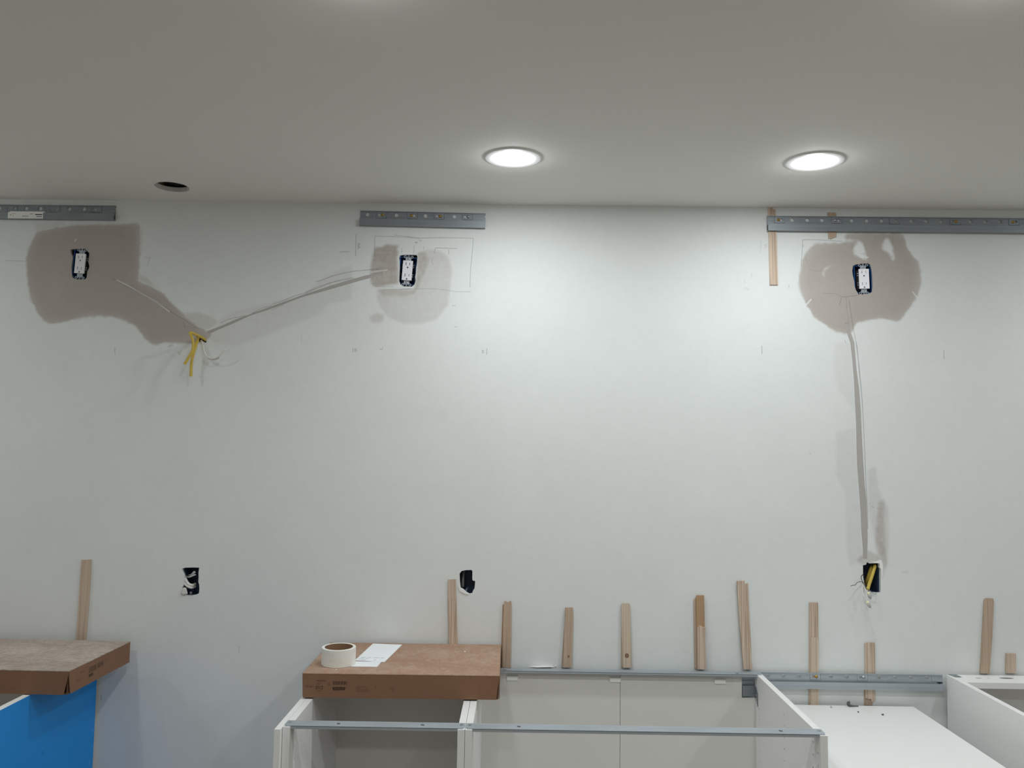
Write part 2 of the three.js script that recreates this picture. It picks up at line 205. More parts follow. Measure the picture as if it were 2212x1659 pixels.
const HOLES = {
  outletLeft: [[-1.5297, 2.2337], [-1.5161, 2.236], [-1.4774, 2.2369], [-1.4701, 2.2275], [-1.4643, 2.2216], [-1.4647, 2.2115], [-1.4666, 2.193], [-1.4619, 2.1758], [-1.4641, 2.1666], [-1.4683, 2.1597], [-1.4689, 2.1379], [-1.4742, 2.1318], [-1.5004, 2.1315], [-1.5108, 2.1339], [-1.519, 2.1395], [-1.5212, 2.159], [-1.5227, 2.1763], [-1.5209, 2.197], [-1.5197, 2.2062], [-1.524, 2.2154], [-1.5277, 2.2209]],
  outletMid: [[-0.4094, 2.2264], [-0.3987, 2.2286], [-0.376, 2.2291], [-0.3522, 2.2294], [-0.3498, 2.2202], [-0.351, 2.1972], [-0.3533, 2.1857], [-0.3537, 2.1674], [-0.356, 2.1536], [-0.3542, 2.1399], [-0.3579, 2.1273], [-0.3668, 2.1203], [-0.3962, 2.1209], [-0.4054, 2.1279], [-0.41, 2.1393], [-0.4096, 2.1622], [-0.409, 2.1851], [-0.4096, 2.208], [-0.4118, 2.2172]],
  outletRight: [[1.1178, 2.2095], [1.124, 2.2127], [1.1398, 2.2163], [1.1679, 2.2184], [1.1759, 2.2136], [1.1788, 2.1999], [1.1815, 2.1749], [1.1815, 2.1385], [1.1796, 2.1214], [1.1728, 2.1168], [1.1481, 2.1122], [1.1347, 2.112], [1.126, 2.1264], [1.1219, 2.14], [1.1203, 2.1571], [1.1159, 2.1786], [1.1147, 2.1923]],
  roughLeft: [[-1.1039, 1.17], [-1.0995, 1.1728], [-1.0934, 1.1745], [-1.063, 1.1756], [-1.0468, 1.1752], [-1.0486, 1.1588], [-1.0473, 1.1449], [-1.0479, 1.1289], [-1.0445, 1.12], [-1.0433, 1.1051], [-1.0443, 1.0922], [-1.0513, 1.0883], [-1.0633, 1.085], [-1.0855, 1.084], [-1.0937, 1.0855], [-1.099, 1.0964], [-1.1008, 1.1102], [-1.0963, 1.1183], [-1.0963, 1.1342], [-1.0965, 1.1501], [-1.1018, 1.162]],
  roughMid: [[-0.1884, 1.1683], [-0.1811, 1.1772], [-0.1679, 1.1802], [-0.1489, 1.1811], [-0.1459, 1.1762], [-0.146, 1.1518], [-0.1441, 1.1468], [-0.1364, 1.1453], [-0.1372, 1.1317], [-0.1386, 1.1195], [-0.1424, 1.1149], [-0.145, 1.108], [-0.1445, 1.1056], [-0.1542, 1.103], [-0.1625, 1.1069], [-0.1709, 1.1137], [-0.1759, 1.1181], [-0.1842, 1.1219], [-0.1869, 1.1431]],
  roughRight: [[1.1334, 1.215], [1.1438, 1.2173], [1.1458, 1.2247], [1.1509, 1.2248], [1.1532, 1.2214], [1.1871, 1.2223], [1.1873, 1.2085], [1.1911, 1.204], [1.1903, 1.1277], [1.1809, 1.1263], [1.1592, 1.1279], [1.1484, 1.1342], [1.1399, 1.1494], [1.1357, 1.1601], [1.1331, 1.1817]],
  cable: [[-1.088, 1.9428], [-1.0773, 1.9387], [-1.0652, 1.9338], [-1.0559, 1.93], [-1.0532, 1.9234], [-1.0581, 1.9212], [-1.0636, 1.9259], [-1.0716, 1.9274], [-1.0767, 1.9231], [-1.0808, 1.9284], [-1.0862, 1.9309]],
};
const CHANNELS = {
  mid: [[-1.0535, 1.9601], [-1.0298, 1.9689], [-1.0042, 1.979], [-0.9595, 2.0005], [-0.9179, 2.016], [-0.8986, 2.0245], [-0.8409, 2.0465], [-0.7349, 2.0871], [-0.6383, 2.1211], [-0.5699, 2.143], [-0.5253, 2.156], [-0.4962, 2.1623], [-0.4671, 2.1699], [-0.4668, 2.16], [-0.5088, 2.1477], [-0.5411, 2.1387], [-0.5695, 2.1298], [-0.6702, 2.0991], [-0.7411, 2.0785], [-0.7989, 2.0542], [-0.8535, 2.0339], [-0.9113, 2.0142], [-0.9719, 1.9846], [-1.0135, 1.9665], [-1.0358, 1.9551], [-1.0499, 1.951]],
  right: [[1.0876, 2.0154], [1.0927, 1.9827], [1.1039, 1.949], [1.1096, 1.8929], [1.1141, 1.8257], [1.1166, 1.7419], [1.1189, 1.6808], [1.1189, 1.6143], [1.1203, 1.537], [1.1246, 1.4656], [1.1288, 1.3889], [1.1304, 1.3235], [1.1339, 1.2692], [1.1349, 1.2366], [1.1475, 1.2357], [1.1509, 1.302], [1.1498, 1.3674], [1.1487, 1.4275], [1.1441, 1.4768], [1.14, 1.5593], [1.1375, 1.6367], [1.1355, 1.7144], [1.1318, 1.7868], [1.1231, 1.865], [1.1178, 1.9492], [1.104, 1.9885], [1.0977, 2.0155]],
};
const XL = -2.7, XR = 3.3, ZF = 5.2;
{
  const half = (xa, xb, holes, x0) => {
    const s = poly([[xa, 0], [xb, 0], [xb, CEIL], [xa, CEIL]]); for (const p of holes) s.holes.push(poly(p, THREE.Path));
    const g = slab(s, -0.0127, 0), p = g.attributes.position, u = g.attributes.uv;
    for (let i = 0; i < p.count; i++) u.setXY(i, (p.getX(i) - x0) / TWID, (p.getY(i) - TY0) / TH);
    return g;
  };
  const H = HOLES;
  const left = half(XL, 0, [H.outletLeft, H.outletMid, H.roughLeft, H.roughMid, H.cable, CHANNELS.mid], -TWID);
  const right = half(0, XR, [H.outletRight, H.roughRight, CHANNELS.right], 0);
  const flat = (g) => { g.clearGroups(); return g; };
  const geo = mergeGeometries([flat(left), flat(right)], true);
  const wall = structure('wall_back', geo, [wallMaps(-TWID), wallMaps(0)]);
  wall.userData.label = 'white plasterboard wall with beige filler patches and pencilled marks';
  mesh('filled_channel', slab(poly(CHANNELS.mid), -0.0127, -0.0012), M.compoundChannel, wall);
  mesh('filled_channel', slab(poly(CHANNELS.right), -0.0127, -0.0012), M.compoundChannel, wall);
  mesh('wall_cavity', merge([box(XL, XR, 0, CEIL, -0.14, -0.125), box(XL, XL + 0.01, 0, CEIL, -0.125, -0.0127), box(XR - 0.01, XR, 0, CEIL, -0.125, -0.0127), box(XL, XR, 0, 0.01, -0.125, -0.0127), box(XL, XR, CEIL - 0.01, CEIL, -0.125, -0.0127)]), M.cavity, wall);
}
{
  const s = poly([[XL, -0.14], [XR, -0.14], [XR, ZF], [XL, ZF]]); const hx = [-1.1247, 2.405, 0.1571];
  const n = 26, rim = []; for (let i = 0; i < n; i++) { const a = i / n * 2 * Math.PI, r = 0.053 * (1 + 0.03 * (hash(i, 3) - 0.5)); rim.push([hx[0] + r * Math.cos(a), hx[2] + r * Math.sin(a)]); }
  s.holes.push(poly(rim, THREE.Path));
  const g = slab(s, 0, 0.015); g.rotateX(Math.PI / 2); g.translate(0, CEIL + 0.015, 0);
  const c = structure('ceiling', g, M.ceiling);
  const [x, , z] = hx;
  mesh('ceiling_void', merge([box(x - 0.3, x + 0.3, CEIL + 0.2, CEIL + 0.21, z - 0.29, z + 0.31), box(x - 0.31, x - 0.3, CEIL + 0.0151, CEIL + 0.21, z - 0.29, z + 0.31), box(x + 0.3, x + 0.31, CEIL + 0.0151, CEIL + 0.21, z - 0.29, z + 0.31), box(x - 0.3, x + 0.3, CEIL + 0.0151, CEIL + 0.21, z - 0.3, z - 0.29), box(x - 0.3, x + 0.3, CEIL + 0.0151, CEIL + 0.21, z + 0.31, z + 0.32)]), M.cavity, c);
  mesh('duct', capped([[x - 0.2, CEIL + 0.07, z - 0.11], [x - 0.02, CEIL + 0.055, z - 0.075], [x + 0.2, CEIL + 0.075, z - 0.09]], 0.034, 30, 16), M.duct, c);
  mesh('joist', box(x - 0.075, x - 0.05, CEIL + 0.0155, CEIL + 0.19, z - 0.27, z + 0.3), M.stud, c);
}
structure('floor', box(XL, XR, -0.05, 0, -0.14, ZF), M.floor);
structure('wall_left', box(XL - 0.1, XL, 0, CEIL, -0.14, ZF), M.plainWall);
structure('wall_right', box(XR, XR + 0.1, 0, CEIL, -0.14, ZF), M.plainWall);
structure('wall_front', box(XL, XR, 0, CEIL, ZF, ZF + 0.1), M.plainWall);

// ---------------------------------------------------------------- downlights
const glow = new THREE.MeshStandardMaterial({ color: 0xffffff, emissive: new THREE.Color(1, 1, 1), emissiveIntensity: 2.2, roughness: 0.5 });
const trimMat = std(0xe6e6e4, 0.5);
for (const [x, z, label] of LAMPS) {
  const t = thing('recessed_downlight', label, 'downlight', [x, CEIL, z], 'ceiling downlights');
  mesh('trim_ring', new THREE.LatheGeometry([[0.062, 0.0005], [0.062, -0.002], [0.065, -0.0045], [0.077, -0.0045], [0.081, -0.003], [0.0825, -0.0002], [0.0825, 0.0005]].map((p) => new THREE.Vector2(...p)), 56), trimMat, t);
  mesh('diffuser', new THREE.LatheGeometry([[0.0001, -0.0042], [0.035, -0.0038], [0.052, -0.003], [0.0618, -0.0015]].map((p) => new THREE.Vector2(...p)), 48), glow, t);
  const L = new THREE.RectAreaLight(LAMP.color, LAMP.radiance, LAMP.side, LAMP.side); L.position.set(0, -0.006, 0); L.rotation.x = -Math.PI / 2; L.name = 'downlight_beam'; t.add(L);
  const halo = new THREE.PointLight(LAMP.color, 0.026, 0, 2); halo.position.set(0, -0.03, 0); halo.castShadow = true; halo.name = 'added_halo'; t.add(halo);  // extra point light added to draw a halo on the ceiling
}

// ---------------------------------------------------------------- suspension rails on the wall
// U-shaped bottom channel, flat flange above it with round holes and punched mounting plates
function suspensionRail(label, a, b, height, z0, holes, plates, metal = M.zinc, group = 'metal suspension rails') {
  const ang = Math.atan2(b[1] - a[1], b[0] - a[0]), len = Math.hypot(b[0] - a[0], b[1] - a[1]);
  const t = thing('suspension_rail', label, 'rail', [a[0], a[1], z0], group); t.rotation.z = ang;
  const s = poly([[0, 0], [len, 0], [len, -height * 0.12], [len - 0.004, -height * 0.2], [len, -height * 0.28], [len, -height], [0, -height]]);
  const hy = -height * 0.24; for (const x of holes) s.holes.push(disc(x, hy, 0.0066, 18));
  for (const [x] of plates) s.holes.push(poly([[x - 0.0178, hy - 0.0117], [x + 0.0178, hy - 0.0117], [x + 0.0178, hy + 0.0097], [x - 0.0178, hy + 0.0097]], THREE.Path));
  mesh('flange', slab(s, 0, 0.0018), metal, t);
  mesh('channel', merge([box(0, len, -height, -height + 0.0018, 0.0018, 0.013), box(0, len, -height, -height * 0.56, 0.0115, 0.0133), box(0, len, -0.0022, 0, 0.0018, 0.0042), box(0, len, -height * 0.8, -height * 0.77, 0.0133, 0.0138), box(0, len, -height * 0.9, -height * 0.88, 0.0133, 0.0138)]), metal, t);
  for (const [x, kind] of plates) {
    const sg = kind < 0 ? -1 : 1, q = poly([[x - 0.0169, hy - 0.0108], [x + 0.0169, hy - 0.0108], [x + 0.0169, hy + 0.0096], [x - 0.0169, hy + 0.0096]]);
    q.holes.push(poly([[x + sg * 0.002, hy - 0.003], [x + sg * 0.006, hy - 0.0052], [x + sg * 0.0105, hy - 0.003], [x + sg * 0.0115, hy + 0.001], [x + sg * 0.0085, hy + 0.0048], [x + sg * 0.0045, hy + 0.0042], [x + sg * 0.0015, hy + 0.0012]], THREE.Path));
    const p = mesh('mounting_plate', slab(q, 0.0006, 0.0024), metal, t);
    if (Math.abs(kind) < 3) mesh('screw', new THREE.LatheGeometry([[0.0001, 0.0034], [0.0024, 0.003], [0.0046, 0.0014], [0.0054, 0]].map((v) => new THREE.Vector2(...v)), 12).rotateX(Math.PI / 2).translate(x - 0.0035 * Math.sign(kind), hy - 0.0004, 0.0024), Math.abs(kind) === 2 ? M.steelScrew : M.brass, p);
  }
  return t;
}
{
  const a = [-1.8712, 2.3847, 0.004], b = [-1.3803, 2.3854, 0.004], h = 0.0515, px = 1 / 1800 * 2.775;
  const X = (p) => (p - -60) * px;
  const t = suspensionRail('galvanised wall rail carrying a white paper label above left filler patch', a, b, h, 0.001, [0, 60, 91, 155.5, 188].map((p) => X(p)), [[X(30), 3], [X(124), 3], [X(217), -3]]);
  const c = document.createElement('canvas'); c.width = 400; c.height = 140; const g = c.getContext('2d');
  g.fillStyle = '#f2f1ee'; g.fillRect(0, 0, 400, 140); g.fillStyle = '#333'; g.fillRect(310, 40, 80, 20); g.fillStyle = '#777'; g.fillRect(325, 85, 60, 16); for (let i = 0; i < 26; i++) g.fillRect(160 + i * 2.8, 75, (i * 7 % 3) * 0.8 + 0.6, 26); g.fillRect(30, 45, 6, 34); g.fillRect(48, 34, 40, 5); g.fillRect(48, 76, 20, 6); g.fillRect(256, 34, 26, 12);
  const tx = new THREE.CanvasTexture(c); tx.colorSpace = THREE.SRGBColorSpace;
  const label = mesh('paper_label', box(X(25), X(103), -0.05, -0.0285, 0.0139, 0.0144), std(0xffffff, 0.8, 0, { map: tx }), t); label.userData.label = 'white printed paper label';
  mesh('label_flap', box(X(29), X(106), -0.0285, -0.0255, 0.003, 0.0142).rotateX(0), M.paper, t);
}
{
  const a = [-0.5465, 2.3781, 0.004], b = [-0.1215, 2.3734, 0.004], px = 1 / 1800 * 2.775, X = (p) => (p - 778.5) * px;
  suspensionRail('short galvanised wall rail above the middle wall outlet', a, b, 0.0525, 0.001, [794.5, 858.7, 922.5, 986].map(X), [[X(825), -1], [X(893), 1], [X(952), -1], [X(1014), -2]]);
}
{
  const a = [0.829, 2.3752, 0.005], b = [1.8128, 2.3769, 0.005], px = 1 / 1800 * 2.77, X = (p) => (p - 1657) * px;
  suspensionRail('long galvanised wall rail above the right wall outlet', a, b, 0.0525, 0.0036, [1712, 1745, 1777, 1842, 1874.5, 1907, 1971.7, 2004, 2036.5, 2101, 2133, 2165, 2230].map(X), [[X(1684), 1], [X(1808.5), 2], [X(1935), 3], [X(2067), -1], [X(2195), 1]]);
}
{
  const px = 1 / 1800 * 2.765, x0 = -0.55, b = [1.3777, 0.8716, 0.012], X = (p) => (p - 2035.5) * px + (b[0] - x0);
  const hs = []; for (let p = 700; p < 1640; p += 33) hs.push(X(p));
  suspensionRail('galvanised rail behind the base cabinets in front of two shims', [x0, b[1] - 0.0005], b, 0.048, 0.0105, [...hs, 1668.5, 1701.5, 1735, 1801.5, 1835, 1902.5, 1935.5, 1969, 2002.5].map((p) => (p > 100 ? X(p) : p)), [[X(1769), -1], [X(1868), -2], [X(2024), 3]], M.zincLight);  // lighter zinc here: light from above put into the rail colour
}

// ---------------------------------------------------------------- wooden shims
function shim(label, pts, zb, zt, thB, thT, mat, group = 'wooden shims') {   // pts: outline on the wall, zb/zt: distance of its back from the wall at foot and head
  const ys = pts.map((p) => p[1]), y0 = Math.min(...ys), y1 = Math.max(...ys), xc = pts.reduce((s, p) => s + p[0], 0) / pts.length;
  const local = pts.map(([x, y]) => [x - xc, y - y0]), g = slab(poly(local), 0, 1), p = g.attributes.position;
  for (let i = 0; i < p.count; i++) { const f = p.getY(i) / (y1 - y0); p.setZ(i, zb + (zt - zb) * f + p.getZ(i) * (thB + (thT - thB) * f)); }
  g.computeVertexNormals(); const u = g.attributes.uv, ox = 0.022 + rnd() * 0.036, oy = 0.02 + rnd() * 0.25; for (let i = 0; i < u.count; i++) { const n = Math.abs(g.attributes.normal.getZ(i)) > 0.7; u.setXY(i, n ? u.getX(i) + ox : ox, n ? u.getY(i) + oy : p.getY(i) + oy); }
  const m = mesh('wood_shim', g, mat, scene); m.position.set(xc, y0, 0); return tag(m, label, 'shim', group);
}
const knot = (m, x, y, z, r) => mesh('knot_ring', new THREE.TorusGeometry(r * 0.85, r * 0.2, 6, 18).scale(1, 1.12, 0.25).translate(x - m.position.x, y - m.position.y, z), M.knot, m) && mesh('knot', new THREE.SphereGeometry(r, 12, 8).scale(1, 1.15, 0.08).translate(x - m.position.x, y - m.position.y, z), M.knotHeart, m); 
shim('single wooden shim standing behind the left cardboard box', [[-1.436, 1.1955], [-1.4031, 1.1968], [-1.4028, 1.1162], [-1.4072, 0.9352], [-1.4082, 0.8506], [-1.4401, 0.8501], [-1.4392, 0.9347]], 0.001, 0.001, 0.006, 0.003, woods[0]);
shim('taller back shim of the pair behind the taped-up middle box', [[-0.2254, 1.1502], [-0.1991, 1.1512], [-0.1904, 0.951], [-0.1883, 0.8697], [-0.2185, 0.8692], [-0.2185, 0.9506], [-0.2246, 1.0769]], 0.001, 0.001, 0.005, 0.004, woods[0]);
shim('split front shim of the pair behind the middle cardboard box', [[-0.2216, 1.0941], [-0.2137, 1.0956], [-0.2099, 1.0939], [-0.2069, 1.0954], [-0.197, 1.0953], [-0.1931, 1.0103], [-0.1892, 0.951], [-0.1868, 0.8697], [-0.2154, 0.8692], [-0.2192, 1.0174]], 0.0065, 0.0055, 0.006, 0.004, woods[1]);
shim('thin back shim beside the middle box right corner', [[-0.0448, 1.0707], [-0.0387, 1.0723], [-0.0329, 0.8721], [-0.048, 0.8719], [-0.047, 0.9606]], 0.001, 0.001, 0.004, 0.003, mdf);
shim('wide shim with a splintered head beside the middle box', [[-0.0406, 1.0767], [-0.0404, 1.0812], [-0.0359, 1.0842], [-0.032, 1.0806], [-0.0267, 1.0799], [-0.0237, 1.0829], [-0.0172, 1.0838], [-0.0155, 1.0711], [-0.0153, 0.9759], [-0.0158, 0.8724], [-0.043, 0.8719], [-0.0425, 1.0201]], 0.0055, 0.0045, 0.008, 0.003, woods[2]);
shim('thin sliver of shim showing left of the knotted second shim', [[0.1557, 0.9934], [0.168, 0.9965], [0.1691, 0.8752], [0.1492, 0.8749]], 0.001, 0.001, 0.004, 0.002, woods[0]);
knot(shim('square-topped shim with a small dark knot, second from the middle box', [[0.1596, 1.0654], [0.1846, 1.0659], [0.1855, 1.0458], [0.182, 0.8754], [0.1537, 0.875]], 0.0055, 0.0035, 0.008, 0.004, woods[2]), ...[0.1713, 0.9116], 0.0135, 0.0028);
shim('thin back shim peeping out left of the round-knotted shim', [[0.3438, 1.0185], [0.3553, 1.0231], [0.3588, 0.8782], [0.3422, 0.8779]], 0.001, 0.001, 0.004, 0.002, woods[0]);
knot(shim('rounded shim with a large round knot near its foot', [[0.343, 1.0787], [0.3452, 1.0821], [0.3664, 1.0825], [0.3702, 1.0784], [0.3728, 0.9819], [0.3759, 0.8785], [0.3474, 0.878], [0.3439, 0.9814]], 0.0055, 0.0035, 0.008, 0.005, woods[3]), ...[0.3602, 0.9169], 0.0135, 0.006);
shim('thin back shim left of the brown stepped shim stack', [[0.5786, 1.095], [0.588, 1.107], [0.5934, 0.8775], [0.581, 0.8773]], 0.001, 0.001, 0.004, 0.003, woods[0]);
shim('brown upper shim of the stepped stack above the broken one', [[0.5862, 1.11], [0.5889, 1.1115], [0.611, 1.1118], [0.6127, 1.0449], [0.6144, 0.8778], [0.588, 0.8774]], 0.0055, 0.0045, 0.005, 0.006, mdf);
shim('broken-off lower front shim of the brown stepped stack', [[0.5882, 1.0096], [0.5916, 1.0104], [0.5923, 1.0146], [0.6021, 1.0147], [0.6058, 1.0106], [0.6146, 1.0114], [0.6142, 1.0034], [0.6132, 0.9708], [0.6164, 0.8778], [0.5886, 0.8774]], 0.0108, 0.0108, 0.007, 0.005, woods[1]);
shim('leaning back shim with a forked tip right of the slanted shim', [[0.7425, 1.1593], [0.7462, 1.1482], [0.7567, 1.1536], [0.758, 1.0917], [0.7611, 1.0175], [0.7644, 0.9524], [0.7653, 0.8801], [0.7436, 0.8798]], 0.001, 0.001, 0.005, 0.003, woods[0]);
shim('tallest shim, slanting towards the metal rail end', [[0.7189, 1.1597], [0.7437, 1.1613], [0.7509, 1.0618], [0.76, 0.9523], [0.7652, 0.8794], [0.7376, 0.879], [0.7265, 1.0318]], 0.0065, 0.0045, 0.008, 0.005, woods[1]);
shim('taller back shim with dark stripes behind the lower rail', [[0.9554, 1.0926], [0.9834, 1.0936], [0.9828, 0.9764], [0.9811, 0.8732], [0.9805, 0.7662], [0.9492, 0.7657], [0.9529, 0.9464]], 0.001, 0.001, 0.004, 0.004, woods[1]);
shim('pale shorter front shim overlapping the striped shim', [[0.9546, 0.9813], [0.9759, 0.9822], [0.9782, 0.9796], [0.9824, 0.9794], [0.9799, 0.8747], [0.9799, 0.7662], [0.953, 0.7658]], 0.0053, 0.0053, 0.005, 0.004, woods[3]);
shim('short striped shim behind the rail beneath the yellow cable opening', [[1.1331, 0.9654], [1.1387, 0.9682], [1.165, 0.9685], [1.1644, 0.8908], [1.1631, 0.7852], [1.1563, 0.7842], [1.1563, 0.7807], [1.1511, 0.7814], [1.1497, 0.79], [1.1378, 0.7899], [1.1371, 0.7924], [1.1318, 0.792]], 0.001, 0.001, 0.006, 0.005, woods[1]);
shim('stub of back shim under the short striped shim', [[1.1298, 0.8315], [1.1595, 0.832], [1.1562, 0.7676], [1.1281, 0.7671]], 0.0002, 0.0002, 0.0007, 0.0007, woods[2]);
shim('long rounded shim leaning above the right cabinet', [[1.5226, 1.1062], [1.5258, 1.1145], [1.5349, 1.1159], [1.5521, 1.1149], [1.5533, 1.1037], [1.5451, 0.9998], [1.5317, 0.8774], [1.5033, 0.877], [1.5101, 0.955]], 0.001, 0.001, 0.009, 0.005, woods[2]);
shim('shortest shim stub above the right cabinet', [[1.5886, 0.9409], [1.6193, 0.9405], [1.6183, 0.8788], [1.5858, 0.8783]], 0.001, 0.001, 0.006, 0.006, woods[0]);
shim('long shim hanging down behind the left end of the right wall rail', [[0.8324, 2.4048], [0.848, 2.4044], [0.8518, 2.3984], [0.8589, 2.3976], [0.8596, 2.3793], [0.8617, 2.3077], [0.8641, 2.1408], [0.8368, 2.1405], [0.8349, 2.2598], [0.8335, 2.3551]], 0.0003, 0.0003, 0.0045, 0.0028, woods[1]);
shim('short snapped shim tucked behind the right wall rail', [[1.0339, 2.3902], [1.0601, 2.3902], [1.0626, 2.3864], [1.0625, 2.318], [1.062, 2.3069], [1.0573, 2.3043], [1.0526, 2.3046], [1.0498, 2.3004], [1.0464, 2.302], [1.0441, 2.2988], [1.0401, 2.3], [1.0348, 2.2993]], 0.0003, 0.0003, 0.0028, 0.0028, woods[2]);

// ---------------------------------------------------------------- wall outlets
function wallOutlet(label, px, angle) {
  const t = thing('wall_outlet', label, 'outlet', [px[0], px[1], 0], 'uncovered wall outlets'); t.rotation.z = angle;
  const w = 0.029, h = 0.0475, th = 0.0022, d = 0.06;
  const rim = poly([[-w, -h], [w, -h], [w, h], [-w, h]]); rim.holes.push(poly([[-w + th, -h + th], [w - th, -h + th], [w - th, h - th], [-w + th, h - th]], THREE.Path));
  const b = mesh('electrical_box', merge([slab(rim, -d, -0.0035), box(-w, w, -h, h, -d - 0.002, -d)]), M.boxBlue, t); b.userData.label = 'blue plastic wall box';
  // mounting strap with plaster ears
  const strap = new THREE.Shape(); strap.moveTo(-0.0095, -0.046); strap.lineTo(0.0095, -0.046); strap.lineTo(0.0095, 0.046); strap.lineTo(-0.0095, 0.046); strap.closePath();
  strap.holes.push(disc(0, 0.0415, 0.003, 12), disc(0, -0.0415, 0.003, 12));
  const ear = (x, y, r, ri) => { const q = poly(Array.from({ length: 16 }, (_, i) => [x + r * Math.cos(i / 8 * Math.PI), y + r * Math.sin(i / 8 * Math.PI)])); q.holes.push(disc(x, y, ri, 12)); return slab(q, -0.0012, 0.0004); };
  mesh('mounting_strap', merge([slab(strap, -0.0012, 0.0004), ...[1, -1].flatMap((s) => [ear(-0.0118, s * 0.0475, 0.0046, 0.0026), ear(0.0118, s * 0.0475, 0.0046, 0.0026), ear(0, s * 0.0488, 0.0034, 0.0018)])]), M.zincLight, t);
  for (const s of [1, -1]) mesh('screw', new THREE.SphereGeometry(0.0034, 12, 8).scale(1, 1, 0.5).translate(0, s * 0.0413, 0.0006), M.steelScrew, t);
  // white face with real slots
  const f = poly([[-0.0166, -0.0335], [0.0166, -0.0335], [0.0166, 0.0335], [-0.0166, 0.0335]]);
  for (const c of [0.0195, -0.0195]) {
    for (const [sx, hw, hh] of [[-0.0064, 0.0011, 0.0046], [0.0064, 0.0009, 0.0038]]) f.holes.push(poly([[sx - hw, c + 0.003 - hh], [sx + hw, c + 0.003 - hh], [sx + hw, c + 0.003 + hh], [sx - hw, c + 0.003 + hh]], THREE.Path));
    f.holes.push(poly([[-0.0024, c - 0.0115], [0.0024, c - 0.0115], [0.0024, c - 0.0088], [0.0012, c - 0.0068], [-0.0012, c - 0.0068], [-0.0024, c - 0.0088]], THREE.Path));
  }
  const face = mesh('face_plate', new THREE.ExtrudeGeometry(f, { depth: 0.004, bevelEnabled: true, bevelThickness: 0.0009, bevelSize: 0.0006, bevelOffset: -0.0006, bevelSegments: 2 }).translate(0, 0, 0.0025), M.device, t);
  mesh('contact_block', box(-0.0158, 0.0158, -0.032, 0.032, -0.022, 0.0012), M.slot, face);
  for (const s of [-1, 1]) for (const y of [0.02, 0.013, -0.012, -0.019]) mesh('terminal_screw', new THREE.SphereGeometry(0.0026, 10, 8).translate(s * 0.0176, y, -0.004), M.steelScrew, t);
  return t;
}
wallOutlet('white duplex outlet in the dark left filler patch', [-1.4909, 2.1847], -0.048);
wallOutlet('white duplex outlet in the middle pencilled outline', [-0.3823, 2.1741], -0.062);
wallOutlet('white duplex outlet in the right filler patch', [1.1516, 2.1641], 0.028);

// ---------------------------------------------------------------- rough openings and their contents
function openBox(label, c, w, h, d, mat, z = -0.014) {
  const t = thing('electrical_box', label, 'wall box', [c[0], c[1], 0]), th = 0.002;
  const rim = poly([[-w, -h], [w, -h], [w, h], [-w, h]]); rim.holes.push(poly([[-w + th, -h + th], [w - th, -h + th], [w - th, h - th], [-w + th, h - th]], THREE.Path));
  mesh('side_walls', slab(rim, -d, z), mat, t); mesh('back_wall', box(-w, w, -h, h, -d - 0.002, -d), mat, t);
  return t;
}
openBox('dark wall box with white cables above the left cardboard box gap', [-1.0729, 1.1316], 0.03, 0.05, 0.075, M.boxBlueDim);  // wall-box blue with the dimness of the openings put into its colour
openBox('empty dark wall box next to the paired shims', [-0.1652, 1.1436], 0.03, 0.05, 0.075, M.boxBlueDim);
openBox('dark wall box holding folded yellow cable', [1.1612, 1.1738], 0.03, 0.05, 0.075, M.boxBlueDim);
tag(mesh('cable', capped([[-1.1037, 1.1416, -0.055], [-1.0837, 1.1458, -0.03], [-1.068, 1.1582, -0.016]], 0.0042), M.cableWhite), 'upper white cable stub in the left wall opening', 'cable', 'white cables in the left wall box');
tag(mesh('cable', capped([[-1.112, 1.1403, -0.05], [-1.0857, 1.1412, -0.02], [-1.0721, 1.1471, -0.016], [-1.0659, 1.1491, -0.022]], 0.0026), M.cableWhite), 'thin frayed white wire in the left wall opening', 'cable', 'white cables in the left wall box');
tag(mesh('cable', capped([[-1.114, 1.1407, -0.06], [-1.0999, 1.139, -0.02], [-1.0904, 1.1287, -0.01], [-1.0813, 1.1205, -0.006], [-1.0718, 1.1165, -0.008], [-1.0697, 1.1163, -0.03]], 0.0046), M.cableWhite), 'thick curled white cable in the left wall opening', 'cable', 'white cables in the left wall box');
tag(mesh('cable', capped([[-1.1123, 1.124, -0.05], [-1.0984, 1.1239, -0.014], [-1.0872, 1.1149, -0.006], [-1.0745, 1.1093, -0.008], [-1.0699, 1.1087, -0.03]], 0.0044), M.cableWhite), 'lowest curled white cable in the left wall opening', 'cable', 'white cables in the left wall box');
{ // broken plaster at the lower left of that opening
  const g = new THREE.IcosahedronGeometry(0.012, 1), p = g.attributes.position; for (let i = 0; i < p.count; i++) { const k = 0.75 + 0.5 * hash(Math.round(p.getX(i) * 1e5), Math.round(p.getY(i) * 1e5)); p.setXYZ(i, p.getX(i) * k, p.getY(i) * k, p.getZ(i) * 0.3 * k); } g.computeVertexNormals();
  const q = [-1.0917, 1.0973, 0.003]; tag(mesh('plaster_fragment', g.translate(...q), M.gypsum), 'crumbled plaster edge at the lower left wall opening', 'plaster');
  tag(mesh('metal_clamp', merge([new THREE.TorusGeometry(0.0026, 0.0012, 8, 16).translate(...[-1.0709, 1.0934, 0]), box(...[0, 0].map((_, i) => [-1.0741, 1.0866, 0][0] + i * 0.010), ...[0, 1].map((i) => [-1.0741, 1.0866, 0][1] - 0.001 + i * 0.002), -0.002, 0.001)]), M.steelScrew), 'small box lug with a screw hole in left wall opening', 'lug');
}
